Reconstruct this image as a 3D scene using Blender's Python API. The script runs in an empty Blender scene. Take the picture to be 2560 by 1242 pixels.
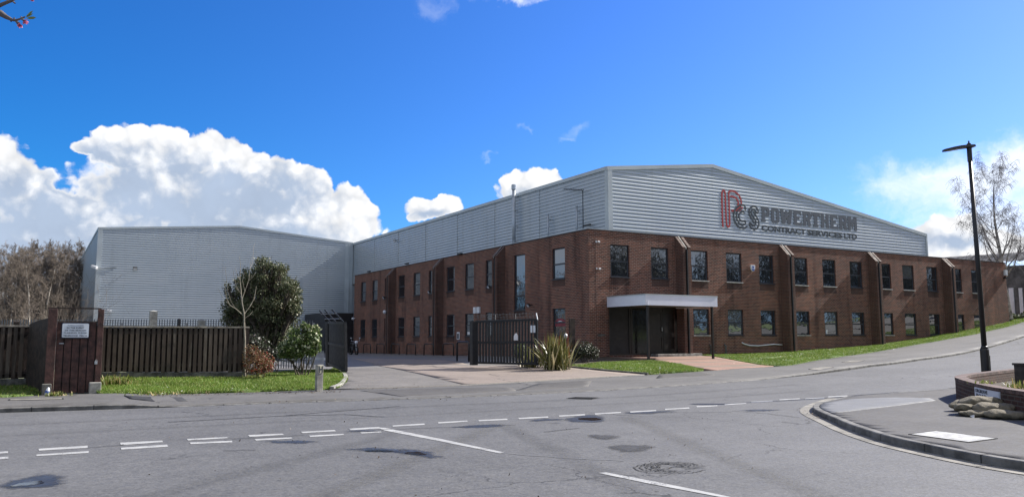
import bpy, bmesh, math, random
from mathutils import noise as mnoise
import numpy as np
from mathutils import Vector, Matrix
from mathutils.geometry import delaunay_2d_cdt
random.seed(7); rng = np.random.default_rng(7)
scene = bpy.context.scene
C = scene.collection

# ------------------------------------------------------------------ camera, sky, sun, exposure
# axes: x runs along the office front, y away from the road, z up (metres)
F_PX = 2008.77
CAM = np.array([-24.47414, -33.75101, 1.6])
RT = np.array([0.86206992, -0.50678374, -0.00238586])
UP = np.array([-0.05393527, -0.09642619, 0.99387775])
FW = np.array([0.50391114, 0.85666343, 0.11045963])
cd = bpy.data.cameras.new('camera'); cam = bpy.data.objects.new('camera', cd); C.objects.link(cam)
cd.sensor_width = 36.0; cd.lens = 36.0 * F_PX / 2560.0; cd.clip_end = 3000; cd.clip_start = 0.05
cam.matrix_world = Matrix(((RT[0], UP[0], -FW[0], CAM[0]), (RT[1], UP[1], -FW[1], CAM[1]), (RT[2], UP[2], -FW[2], CAM[2]), (0, 0, 0, 1)))
scene.camera = cam
scene.view_settings.view_transform = 'Standard'; scene.view_settings.look = 'None'
scene.view_settings.exposure = 0.95; scene.view_settings.gamma = 1.0
scene.render.resolution_x = 1024; scene.render.resolution_y = 496

SUN_L = Vector((-1.0, 0.055, -0.72)).normalized()           # direction the sunlight travels
sd = bpy.data.lights.new('sun', 'SUN'); sun = bpy.data.objects.new('sun', sd); C.objects.link(sun)
sd.energy = 5.0; sd.angle = math.radians(0.5); sd.color = (1.0, 0.955, 0.89)
sun.rotation_euler = SUN_L.to_track_quat('-Z', 'Y').to_euler(); sun.location = (60, -40, 60)
sun_el = math.asin(-SUN_L.z); sun_az = math.atan2(-SUN_L.x, -SUN_L.y)     # azimuth from +y towards +x

class NT:
    """small helper for building node graphs"""
    def __init__(s, nt): s.nt = nt; s.nt.nodes.clear()
    def n(s, t, **k):
        o = s.nt.nodes.new(t)
        for a, b in k.items(): setattr(o, a, b)
        return o
    def put(s, sock, v):
        if hasattr(v, 'links'): s.nt.links.new(v, sock)
        else: sock.default_value = v
    def m(s, op, a, b=0.0, c=0.0, clamp=False):
        o = s.n('ShaderNodeMath', operation=op, use_clamp=clamp)
        for i, v in enumerate((a, b, c)): s.put(o.inputs[i], v)
        return o.outputs[0]
    def vm(s, op, a, b=(0, 0, 0), out=0):
        o = s.n('ShaderNodeVectorMath', operation=op)
        s.put(o.inputs[0], a); s.put(o.inputs[1], b)
        return o.outputs[out]
    def mr(s, v, a, b, c=0.0, d=1.0, smooth=True):
        o = s.n('ShaderNodeMapRange', interpolation_type='SMOOTHSTEP' if smooth else 'LINEAR')
        for i, x in enumerate((v, a, b, c, d)): s.put(o.inputs[i], x)
        return o.outputs[0]
    def mix(s, f, a, b, blend='MIX'):
        o = s.n('ShaderNodeMix', data_type='RGBA', blend_type=blend)
        s.put(o.inputs[0], f)
        for i, v in ((6, a), (7, b)):
            s.put(o.inputs[i], v if hasattr(v, 'links') else (*v[:3], 1.0))
        return o.outputs[2]
    def noise(s, vec, scale, detail=3.0, rough=0.55, out=0, dist=0.0):
        o = s.n('ShaderNodeTexNoise')
        if vec is not None: s.put(o.inputs['Vector'], vec)
        o.inputs['Scale'].default_value = scale; o.inputs['Detail'].default_value = detail
        o.inputs['Roughness'].default_value = rough; o.inputs['Distortion'].default_value = dist
        return o.outputs[out]
    def xyz(s, x, y, z=0.0):
        o = s.n('ShaderNodeCombineXYZ')
        for i, v in enumerate((x, y, z)): s.put(o.inputs[i], v)
        return o.outputs[0]
    def sep(s, v):
        o = s.n('ShaderNodeSeparateXYZ'); s.put(o.inputs[0], v); return o.outputs

world = bpy.data.worlds.new('World'); scene.world = world; world.use_nodes = True
g = NT(world.node_tree)
HEAD = math.atan2(0.507021, 0.861937)                       # heading of the view, azimuth from +y towards +x
def px_dir(x, y):
    d = RT * (x - 1280) / F_PX - UP * (y - 621) / F_PX + FW
    return d / np.linalg.norm(d)
def px_ae(x, y):
    d = px_dir(x, y); a = math.atan2(d[0], d[1]) - HEAD
    return a, math.asin(d[2])
tc = g.n('ShaderNodeTexCoord').outputs['Generated']
sk = g.n('ShaderNodeTexSky', sky_type='NISHITA'); sk.sun_disc = False
sk.sun_elevation = sun_el; sk.sun_rotation = sun_az; sk.altitude = 50; sk.air_density = 1.0; sk.dust_density = 0.35; sk.ozone_density = 3.0
d0 = g.vm('NORMALIZE', tc)
dx, dy, dz = g.sep(d0)
az = g.m('SUBTRACT', g.m('ARCTAN2', dx, dy), HEAD)
az = g.m('SUBTRACT', g.m('FLOORED_MODULO', g.m('ADD', az, math.pi), 2 * math.pi), math.pi)
el = g.m('ARCSINE', dz)
P0 = g.xyz(az, el, 0.0)
w1 = g.vm('SUBTRACT', g.noise(P0, 9.0, 2, 0.5, 1), (0.5, 0.5, 0.5))
w2 = g.vm('SUBTRACT', g.noise(P0, 34.0, 4, 0.6, 1), (0.5, 0.5, 0.5))
PW = g.vm('ADD', P0, g.vm('ADD', g.vm('MULTIPLY', w1, (0.022, 0.020, 0)), g.vm('MULTIPLY', w2, (0.016, 0.016, 0))))
def blobs(vec, lst):
    h = None
    for (x, y, rx, ry) in lst:
        a, e = px_ae(x, y)
        q = g.vm('MULTIPLY', g.vm('SUBTRACT', vec, (a, e, 0)), (F_PX / rx, F_PX / ry, 0))
        l = g.m('SUBTRACT', 1.0, g.vm('LENGTH', q, out=1))
        h = l if h is None else g.m('MAXIMUM', h, l)
    return h
cum = [(5, 440, 90, 95), (70, 470, 75, 60), (110, 520, 110, 60), (190, 520, 60, 40), (215, 372, 32, 20), (300, 375, 80, 60), (350, 365, 70, 52), (415, 375, 75, 66), (470, 400, 60, 55), (525, 372, 62, 60), (570, 390, 70, 66),
       (630, 430, 80, 66), (700, 440, 62, 58), (770, 455, 58, 52), (800, 490, 50, 60), (870, 510, 58, 48), (905, 560, 50, 56), (890, 600, 55, 40), (480, 490, 290, 100), (640, 560, 300, 120),
       (230, 610, 330, 110), (60, 630, 260, 120), (800, 600, 120, 90),
       (1065, 528, 72, 32), (1110, 515, 50, 28), (1040, 548, 34, 18), (1300, 470, 66, 44), (1350, 452, 66, 34), (1400, 462, 40, 22),
       (2370, 590, 95, 48), (2300, 612, 80, 40), (2440, 620, 120, 50)]
wisp = [(1435, 318, 44, 16), (1415, 335, 28, 14), (1310, 330, 20, 12), (1085, 5, 66, 46), (1230, 2, 80, 22), (1215, 403, 20, 8)]
soft = [(1300, 2, 66, 30), (2430, 455, 290, 110), (2550, 390, 170, 70), (270, 450, 90, 40), (2460, 560, 190, 120),
        (2590, 600, 150, 90), (2500, 440, 120, 50)]
grey = [(640, 500, 190, 95), (300, 445, 120, 85), (480, 545, 240, 100), (90, 560, 260, 90), (60, 640, 360, 100), (250, 475, 130, 80), (1300, 500, 80, 30), (700, 600, 170, 60), (250, 400, 60, 50), (450, 430, 90, 60), (20, 460, 60, 50),
        (1075, 545, 60, 22), (2370, 610, 80, 30)]
hc = blobs(PW, cum)
fb = g.noise(PW, 62.0, 6, 0.62)
vp = g.n('ShaderNodeTexVoronoi', feature='SMOOTH_F1'); vp.inputs['Scale'].default_value = 46.0; vp.inputs['Smoothness'].default_value = 0.35; g.put(vp.inputs['Vector'], PW)
vq = g.n('ShaderNodeTexVoronoi', feature='SMOOTH_F1'); vq.inputs['Scale'].default_value = 120.0; vq.inputs['Smoothness'].default_value = 0.35; g.put(vq.inputs['Vector'], PW)
puff = g.m('ADD', g.m('MULTIPLY', g.m('SUBTRACT', 0.42, vp.outputs['Distance']), 0.36), g.m('MULTIPLY', g.m('SUBTRACT', 0.42, vq.outputs['Distance']), 0.16))
hc = g.m('ADD', hc, g.m('ADD', puff, g.m('MULTIPLY', g.m('SUBTRACT', fb, 0.5), 0.30)))
mc = g.mr(hc, 0.0, 0.15)
PS = g.vm('ADD', P0, g.vm('MULTIPLY', w1, (0.10, 0.07, 0)))
PS = g.vm('ADD', PS, g.vm('MULTIPLY', w2, (0.05, 0.04, 0)))
hs = g.m('ADD', blobs(PS, soft), g.m('MULTIPLY', g.m('SUBTRACT', g.noise(PS, 26.0, 5, 0.6), 0.5), 0.9))
ms = g.m('MULTIPLY', g.mr(hs, 0.0, 0.9), 0.88)
hw = g.m('ADD', blobs(PS, wisp), g.m('MULTIPLY', g.m('SUBTRACT', g.noise(PS, 40.0, 5, 0.65), 0.5), 1.3))
ms = g.m('MAXIMUM', ms, g.m('MULTIPLY', g.mr(hw, 0.05, 0.95), 0.15))
gr = g.m('SUBTRACT', g.m('ADD', blobs(PW, grey), g.m('MULTIPLY', g.m('SUBTRACT', g.noise(PW, 24.0, 6, 0.62), 0.5), 2.1)), g.m('MULTIPLY', puff, 1.6))
gr = g.m('MULTIPLY', g.mr(gr, -0.25, 0.8), g.mr(hc, 0.06, 0.34))
# unseen cloud added behind the camera to turn the blue ambient light neutral
back = g.mr(g.m('ABSOLUTE', az), 0.70, 1.1)
mb = g.m('MULTIPLY', back, g.m('MULTIPLY', g.mr(g.noise(d0, 3.2, 7, 0.6), 0.36, 0.56), g.mr(dz, 0.02, 0.15)))
skyc = g.n('ShaderNodeHueSaturation'); skyc.inputs['Saturation'].default_value = 1.22; skyc.inputs['Value'].default_value = 1.0
g.put(skyc.inputs['Color'], sk.outputs[0])
toSun0 = g.mr(g.vm('DOT_PRODUCT', d0, tuple(-SUN_L), out=1), 0.02, 0.86, 0.0, 1.0, False)
toSun = g.m('POWER', toSun0, 1.25)
skyt = g.mix(toSun, (0.16, 0.60, 1.0), (0.74, 0.82, 1.28))
skyg = g.mix(1.0, skyc.outputs[0], skyt, 'MULTIPLY')
CW = 7.0
lum = g.m('ADD', 0.90, g.m('MULTIPLY', puff, 0.9))
cloudw = g.vm('MULTIPLY', g.xyz(lum, lum, g.m('MULTIPLY', lum, 1.0)), (CW, CW * 1.01, CW * 1.03))
lum2 = g.m('ADD', 0.8, g.m('MULTIPLY', g.noise(PW, 12.0, 5, 0.6), 0.45))
cloudg = g.vm('MULTIPLY', g.xyz(lum2, lum2, lum2), (2.75, 3.35, 4.35))
cloudc = g.mix(gr, cloudw, cloudg)
skyg = g.mix(g.m('MULTIPLY', back, g.mr(dz, 0.02, 0.45, 0.75, 0.0)), skyg, (2.1, 3.7, 6.2))  # pale haze added to the unseen low sky for the window reflections
col = g.mix(ms, skyg, (6.6, 7.0, 7.6))
col = g.mix(mb, col, (4.5, 4.45, 4.4))
col = g.mix(mc, col, cloudc)
bg = g.n('ShaderNodeBackground'); bg.inputs['Strength'].default_value = 0.085
g.put(bg.inputs[0], col)
g.nt.links.new(bg.outputs[0], g.n('ShaderNodeOutputWorld').inputs[0])

# ------------------------------------------------------------------ helpers: rays from photo measurements onto real planes
def ray(x, y): return RT * (x - 1280) / F_PX - UP * (y - 621) / F_PX + FW
def onT(x, y, t): d = ray(x, y); return CAM + d * ((t - CAM[1]) / d[1])
def onS(x, y, s): d = ray(x, y); return CAM + d * ((s - CAM[0]) / d[0])
def onZ(x, y, z): d = ray(x, y); return CAM + d * ((z - CAM[2]) / d[2])
HD = np.array([0.507021, 0.861937, 0.0])
def dep(x, y, Y): d = ray(x, y); return CAM + d * (Y / (d @ HD))

# ground height: linear radial interpolation of levelled points
CP = [(-25, -20, 0), (-19, -19.8, 0), (-12, -19.8, 0), (-5.7, -19.4, 0.01), (-25, -12.5, 0), (-21.7, -13.2, 0), (-17.4, -13.6, 0), (-12.6, -14.05, 0),
      (-24.5, -33.7, 0), (-18.5, -27, 0), (-14, -36, 0), (-40, -30, 0), (-40, -14, 0), (-12, -25, 0), (-20, -23.5, 0), (-15, -22, 0),
      (-10.2, -22, 0), (-11.6, -23.8, 0), (-13.3, -25.9, 0), (-14.2, -28.4, 0), (-8, -30, 0.1), (-0.7, -19.4, 0.11),
      (-9.8, -14, 0.01), (-6.5, -13.9, 0.05), (-2.56, -13.6, 0.11), (0.5, -13.3, 0.2), (4.81, -12.7, 0.39), (9.37, -11.9, 0.56), (14.27, -11, 0.76), (23.68, -9, 1.56),
      (4.8, -19, 0.36), (9.4, -18.5, 0.55), (14.3, -18, 0.78), (23.7, -16.5, 1.55),
      (0, 0, 0.55), (7.26, 0, 0.58), (12.3, 0, 0.61), (14.3, 0, 0.66), (18, 0, 0.81), (21.3, 0, 0.91), (23.4, 0, 1.05), (25.75, 0, 1.25), (28.1, 0, 1.43), (31.9, 0, 1.82), (35.8, 0, 2.2), (39.3, 0, 2.67),
      (1.2, -3.1, 0.45), (5.6, -3.1, 0.46), (5.26, -7.5, 0.26), (9.8, -6.5, 0.46), (14.8, -5.5, 0.70), (20.4, -4.5, 1.09), (25.2, -4, 1.48), (30.5, -3.5, 1.99), (35.5, -3, 2.6),
      (0, 8, 0.48), (0, 20, 0.38), (0, 35.6, 0.30), (-22.6, -6, 0.36), (-18.4, -6, 0.26), (-23.2, -9.6, 0.1), (-24.2, -8.6, 0.1), (-17.3, -10.4, 0.1), (-13.2, -0.8, 0.25), (-13.5, 1, 0.25),
      (-6.5, 0.4, 0.4), (-5.2, -3.2, 0.38), (-2.2, -0.3, 0.42), (-30, -6, 0.3), (-14.5, -9, 0.12),
      (45, 0, 3.2), (55, -2, 4.0), (50, -12, 3.6), (40, -8, 2.9), (60, -30, 3.5), (30, -30, 2.0), (10, -40, 0.4), (-40, 40, 0.3), (-20, 42, 0.3), (-20, 80, 0.3), (0, 90, 0.5), (60, 15, 4.0), (60, 90, 4.0),
      (-80, -20, -0.2), (-80, 60, 0.2), (-80, -80, 0), (0, -80, 0.2), (80, -60, 4.0), (-60, 150, 0.5), (90, 0, 5.0)]
CP = np.array(CP, float)
def _fit():
    P = CP[:, :2]; n = len(P)
    A = np.linalg.norm(P[:, None] - P[None], axis=2)
    Q = np.c_[np.ones(n), P]
    M = np.block([[A, Q], [Q.T, np.zeros((3, 3))]])
    return np.linalg.solve(M, np.r_[CP[:, 2], np.zeros(3)])
_W = _fit()
def H(xy):
    xy = np.atleast_2d(np.asarray(xy, float))[:, :2]
    A = np.linalg.norm(xy[:, None] - CP[None, :, :2], axis=2)
    return A @ _W[:len(CP)] + _W[len(CP)] + xy @ _W[len(CP) + 1:]
def h1(x, y): return float(H([(x, y)])[0])
def G(x, y, off=0.0):
    """photo point -> the ground surface (first hit along the ray)"""
    d = ray(x, y); d = d / (d @ HD)
    k = np.arange(3.0, 130.0, 0.05)
    p = CAM + d[None] * k[:, None]
    below = p[:, 2] < H(p) + off
    i = int(np.argmax(below)) if below.any() else len(k) - 1
    return p[i]
def GL(pts, off=0.0): return [G(x, y, off) for x, y in pts]

# ------------------------------------------------------------------ helpers: objects
def tag(o, label=None, cat=None, group=None, kind=None):
    if label: o['label'] = label
    if cat: o['category'] = cat
    if group: o['group'] = group
    if kind: o['kind'] = kind
    return o
def empty(name, loc, label, cat, group=None, rz=0.0):
    o = bpy.data.objects.new(name, None); C.objects.link(o); o.location = loc; o.rotation_euler = (0, 0, rz)
    o.empty_display_size = 0.2
    return tag(o, label, cat, group)
class MB:
    def __init__(s): s.v = []; s.f = []; s.uv = None
    def add(s, v, f):
        b = len(s.v); s.v += [tuple(map(float, p)) for p in v]; s.f += [tuple(i + b for i in q) for q in f]; return s
    def box(s, x0, x1, y0, y1, z0, z1):
        return s.add([(x0, y0, z0), (x1, y0, z0), (x1, y1, z0), (x0, y1, z0), (x0, y0, z1), (x1, y0, z1), (x1, y1, z1), (x0, y1, z1)],
                     [(0, 3, 2, 1), (4, 5, 6, 7), (0, 1, 5, 4), (1, 2, 6, 5), (2, 3, 7, 6), (3, 0, 4, 7)])
    def beam(s, a, b, w, h, up=(0, 0, 1)):
        a = Vector(a); b = Vector(b); d = (b - a).normalized(); upv = Vector(up)
        if abs(d.dot(upv)) > 0.98: upv = Vector((0, 1, 0))
        r = d.cross(upv).normalized(); q = r.cross(d)
        v = [p + r * sx * w / 2 + q * sz * h / 2 for p in (a, b) for sx, sz in ((-1, -1), (1, -1), (1, 1), (-1, 1))]
        return s.add(v, [(0, 1, 2, 3), (7, 6, 5, 4), (0, 4, 5, 1), (1, 5, 6, 2), (2, 6, 7, 3), (3, 7, 4, 0)])
    def tube(s, pts, r, n=8, cap=True):
        pts = [Vector(p) for p in pts]; k = len(pts)
        rs = r if hasattr(r, '__len__') else [r] * k
        v = []; prev = None
        for i, p in enumerate(pts):
            d = (pts[min(i + 1, k - 1)] - pts[max(i - 1, 0)])
            d = d.normalized() if d.length > 1e-9 else Vector((0, 0, 1))
            if prev is None: x = d.orthogonal().normalized()
            else:
                x = prev - d * prev.dot(d)
                x = x.normalized() if x.length > 1e-6 else d.orthogonal().normalized()
            prev = x; y = d.cross(x)
            v += [p + (x * math.cos(2 * math.pi * j / n) + y * math.sin(2 * math.pi * j / n)) * rs[i] for j in range(n)]
        f = [(i * n + j, i * n + (j + 1) % n, (i + 1) * n + (j + 1) % n, (i + 1) * n + j) for i in range(k - 1) for j in range(n)]
        if cap: f += [tuple(range(n - 1, -1, -1)), tuple((k - 1) * n + j for j in range(n))]
        return s.add(v, f)
    def prism(s, poly, axis, a, b):
        """polygon in the two other axes extruded along axis from a to b"""
        n = len(poly)
        def pt(p, t):
            return (t, p[0], p[1]) if axis == 0 else (p[0], t, p[1]) if axis == 1 else (p[0], p[1], t)
        v = [pt(p, a) for p in poly] + [pt(p, b) for p in poly]
        return s.add(v, [tuple(range(n)), tuple(range(2 * n - 1, n - 1, -1))] + [(i, n + i, n + (i + 1) % n, (i + 1) % n) for i in range(n)])
    def ball(s, c, r, n=8, m=6, jit=0.0, sq=(1, 1, 1)):
        v = []; f = []
        for i in range(m + 1):
            th = math.pi * i / m
            for j in range(n):
                ph = 2 * math.pi * j / n; k = r * (1 + random.uniform(-jit, jit))
                v.append((c[0] + k * sq[0] * math.sin(th) * math.cos(ph), c[1] + k * sq[1] * math.sin(th) * math.sin(ph), c[2] + k * sq[2] * math.cos(th)))
        for i in range(m):
            for j in range(n): f.append((i * n + j, (i + 1) * n + j, (i + 1) * n + (j + 1) % n, i * n + (j + 1) % n))
        return s.add(v, f)
    def mesh(s, name, mat, smooth=False, recalc=True):
        me = bpy.data.meshes.new(name); me.from_pydata(s.v, [], s.f); 
        if mat: me.materials.append(mat)
        if recalc:
            bm = bmesh.new(); bm.from_mesh(me); bmesh.ops.recalc_face_normals(bm, faces=bm.faces); bm.to_mesh(me); bm.free()
        if smooth: me.polygons.foreach_set('use_smooth', [True] * len(me.polygons))
        me.update(); return me
    def build(s, name, mat, parent=None, loc=(0, 0, 0), rz=0.0, smooth=False, recalc=True):
        o = bpy.data.objects.new(name, s.mesh(name, mat, smooth, recalc)); C.objects.link(o)
        o.location = loc; o.rotation_euler = (0, 0, rz)
        if parent: o.parent = parent
        return o
def bevel(o, w=0.01, seg=2):
    m = o.modifiers.new('bevel', 'BEVEL'); m.width = w; m.segments = seg; m.limit_method = 'ANGLE'; return o
def copy_tree(o, parent=None):
    c = o.copy(); C.objects.link(c)
    if parent: c.parent = parent
    for ch in list(o.children): copy_tree(ch, c)
    return c
def np_mesh(name, verts, faces, mat, smooth=False):
    """fast mesh from numpy arrays; every face has the same number of corners"""
    verts = np.asarray(verts, np.float32).reshape(-1, 3); faces = np.asarray(faces, np.int32)
    k = faces.shape[1]; me = bpy.data.meshes.new(name)
    me.vertices.add(len(verts)); me.vertices.foreach_set('co', verts.ravel())
    me.loops.add(faces.size); me.loops.foreach_set('vertex_index', faces.ravel())
    me.polygons.add(len(faces)); me.polygons.foreach_set('loop_start', np.arange(0, faces.size, k, dtype=np.int32))
    me.polygons.foreach_set('loop_total', np.full(len(faces), k, np.int32))
    if smooth: me.polygons.foreach_set('use_smooth', np.ones(len(faces), bool))
    me.materials.append(mat); me.update(calc_edges=True); me.validate(); return me
def link(name, me, parent=None, loc=(0, 0, 0)):
    o = bpy.data.objects.new(name, me); C.objects.link(o); o.location = loc
    if parent: o.parent = parent
    return o
def dense(poly, step):
    out = []
    n = len(poly)
    for i in range(n):
        a = np.array(poly[i][:2], float); b = np.array(poly[(i + 1) % n][:2], float)
        k = max(1, int(np.linalg.norm(b - a) / step))
        out += [tuple(a + (b - a) * j / k) for j in range(k)]
    return out
def material_soft(m): return m.get('soft', 0)
def sheet(name, poly, off, mat, step=1.0, kind='structure', parent=None):
    """a ground sheet: polygon filled with a grid draped over the ground"""
    b = dense(poly, step); n = len(b); P = np.array(b)
    x0, y0 = P.min(0); x1, y1 = P.max(0)
    gx = np.arange(x0 + step * .5, x1, step); gy = np.arange(y0 + step * .5, y1, step)
    grid = [(x + random.uniform(-.1, .1) * step, y + random.uniform(-.1, .1) * step) for x in gx for y in gy]
    vs, es, fs, *_ = delaunay_2d_cdt([Vector(p) for p in b + grid], [(i, (i + 1) % n) for i in range(n)], [], 1, 1e-4)
    V = np.array([(p.x, p.y) for p in vs]); z = H(V) + (off(V) if callable(off) else off)
    me = bpy.data.meshes.new(name); me.from_pydata(np.c_[V, z].tolist(), [], [list(f) for f in fs]); me.materials.append(mat)
    bm = bmesh.new(); bm.from_mesh(me); bmesh.ops.recalc_face_normals(bm, faces=bm.faces)
    if sum(f.normal.z for f in bm.faces) < 0: bmesh.ops.reverse_faces(bm, faces=bm.faces)
    loose = [v for v in bm.verts if not v.link_faces]; bmesh.ops.delete(bm, geom=loose, context='VERTS')
    if callable(off) or off > 0.02:
        ex_ = bmesh.ops.extrude_edge_only(bm, edges=[e for e in bm.edges if e.is_boundary])
        for v in ex_['geom']:
            if isinstance(v, bmesh.types.BMVert): v.co.z -= 0.16
    bm.to_mesh(me); bm.free()
    me.polygons.foreach_set('use_smooth', [True] * len(me.polygons))
    if material_soft(mat):
        B = np.array(b); Q = np.array([v.co[:2] for v in me.vertices])
        at = me.attributes.new('edge', 'FLOAT', 'POINT'); at.data.foreach_set('value', np.linalg.norm(Q[:, None] - B[None], axis=2).min(1).astype(np.float32))
    o = link(name, me, parent)
    if kind: o['kind'] = kind
    return o
def resample(pts, step):
    pts = [np.array(p[:2], float) for p in pts]; out = [pts[0]]
    for a, b in zip(pts[:-1], pts[1:]):
        k = max(1, int(round(np.linalg.norm(b - a) / step)))
        out += [a + (b - a) * j / k for j in range(1, k + 1)]
    return out
def smooth_line(pts, it=2):
    pts = [np.array(p[:2], float) for p in pts]
    for _ in range(it):
        q = [pts[0]]
        for a, b in zip(pts[:-1], pts[1:]): q += [a * .75 + b * .25, a * .25 + b * .75]
        pts = q + [pts[-1]]
    return pts
def offset_line(pts, d):
    out = []
    for i, p in enumerate(pts):
        t = pts[min(i + 1, len(pts) - 1)] - pts[max(i - 1, 0)]; t = t / (np.linalg.norm(t) + 1e-9)
        out.append(p + np.array([-t[1], t[0]]) * d)
    return out

# ------------------------------------------------------------------ materials
def mat(name, col, rough=0.7, metal=0.0, var=0.15, scale=3.0, bump=0.0, bscale=40.0, spec=0.5, detail=5, col2=None, coat=0.0):
    m = bpy.data.materials.new(name); m.use_nodes = True; q = NT(m.node_tree)
    b = q.n('ShaderNodeBsdfPrincipled'); o = q.n('ShaderNodeOutputMaterial'); q.nt.links.new(b.outputs[0], o.inputs[0])
    tcn = q.n('ShaderNodeTexCoord').outputs['Object']
    f = q.noise(tcn, scale, detail, 0.6)
    c2 = col2 or tuple(c * (1 - 2 * var) for c in col); c1 = col if col2 else tuple(c * (1 + var * .6) for c in col)
    q.put(b.inputs['Base Color'], q.mix(q.mr(f, 0.3, 0.7), c2, c1))
    b.inputs['Metallic'].default_value = metal; b.inputs['Specular IOR Level'].default_value = spec
    q.put(b.inputs['Roughness'], q.mr(q.noise(tcn, scale * 2.3, 3), 0.2, 0.8, max(0.02, rough - .08), min(1, rough + .08)))
    if coat: b.inputs['Coat Weight'].default_value = coat; b.inputs['Coat Roughness'].default_value = 0.1
    if bump:
        bn = q.n('ShaderNodeBump'); bn.inputs['Strength'].default_value = bump; bn.inputs['Distance'].default_value = 0.02
        q.put(bn.inputs['Height'], q.noise(tcn, bscale, 4)); q.put(b.inputs['Normal'], bn.outputs[0])
    m['g'] = 1
    return m
def brick_mat(name, c1, c2, mortar, uvmode=False, scale=1.0, dirt=0.5, streak=True):
    m = bpy.data.materials.new(name); m.use_nodes = True; q = NT(m.node_tree)
    b = q.n('ShaderNodeBsdfPrincipled'); o = q.n('ShaderNodeOutputMaterial'); q.nt.links.new(b.outputs[0], o.inputs[0])
    co = q.n('ShaderNodeTexCoord')
    if uvmode: vec = co.outputs['UV']; x3 = co.outputs['Object']
    else:
        x3 = co.outputs['Object']; x, y, z = q.sep(x3)
        nx, ny, nz = q.sep(co.outputs['Normal'])
        side = q.m('GREATER_THAN', q.m('ABSOLUTE', nx), 0.6)
        uu = q.m('ADD', q.m('MULTIPLY', side, y), q.m('MULTIPLY', q.m('SUBTRACT', 1.0, side), x))
        vec = q.xyz(uu, z, 0)
    br = q.n('ShaderNodeTexBrick'); q.put(br.inputs['Vector'], vec)
    br.inputs['Scale'].default_value = scale; br.inputs['Brick Width'].default_value = 0.252; br.inputs['Row Height'].default_value = 0.085
    br.inputs['Mortar Size'].default_value = 0.014; br.inputs['Mortar Smooth'].default_value = 0.2; br.inputs['Bias'].default_value = 0.0
    br.inputs['Color1'].default_value = (*c1, 1); br.inputs['Color2'].default_value = (*c2, 1); br.inputs['Mortar'].default_value = (*mortar, 1)
    lo = q.mr(q.noise(x3, 0.42, 6, 0.7), 0.38, 0.66)
    c = q.mix(q.m('MULTIPLY', lo, dirt), br.outputs[0], (0.55, 0.55, 0.58), 'MULTIPLY')
    if streak:
        st = q.noise(q.vm('MULTIPLY', x3, (1.3, 1.3, 0.12)), 1.0, 5, 0.6)
        c = q.mix(q.mr(st, 0.5, 0.72, 0, 0.75), c, (0.42, 0.42, 0.45), 'MULTIPLY')
        c = q.mix(q.mr(q.noise(q.vm('MULTIPLY', x3, (.5, .5, .3)), 1.0, 4, .6), 0.5, 0.7, 0, 0.6), c, (1.45, 1.3, 1.15), 'MULTIPLY')
    hi = q.noise(x3, 9.0, 2, 0.5)
    c = q.mix(q.mr(hi, 0.3, 0.7, 0.0, 0.5), c, (1.35, 1.2, 1.1), 'MULTIPLY')
    q.put(b.inputs['Base Color'], c); b.inputs['Roughness'].default_value = 0.88; b.inputs['Specular IOR Level'].default_value = 0.25
    bn = q.n('ShaderNodeBump'); bn.inputs['Strength'].default_value = 0.5; bn.inputs['Distance'].default_value = 0.012
    q.put(bn.inputs['Height'], q.m('SUBTRACT', 1.0, br.outputs[1])); q.put(b.inputs['Normal'], bn.outputs[0])
    return m
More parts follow.
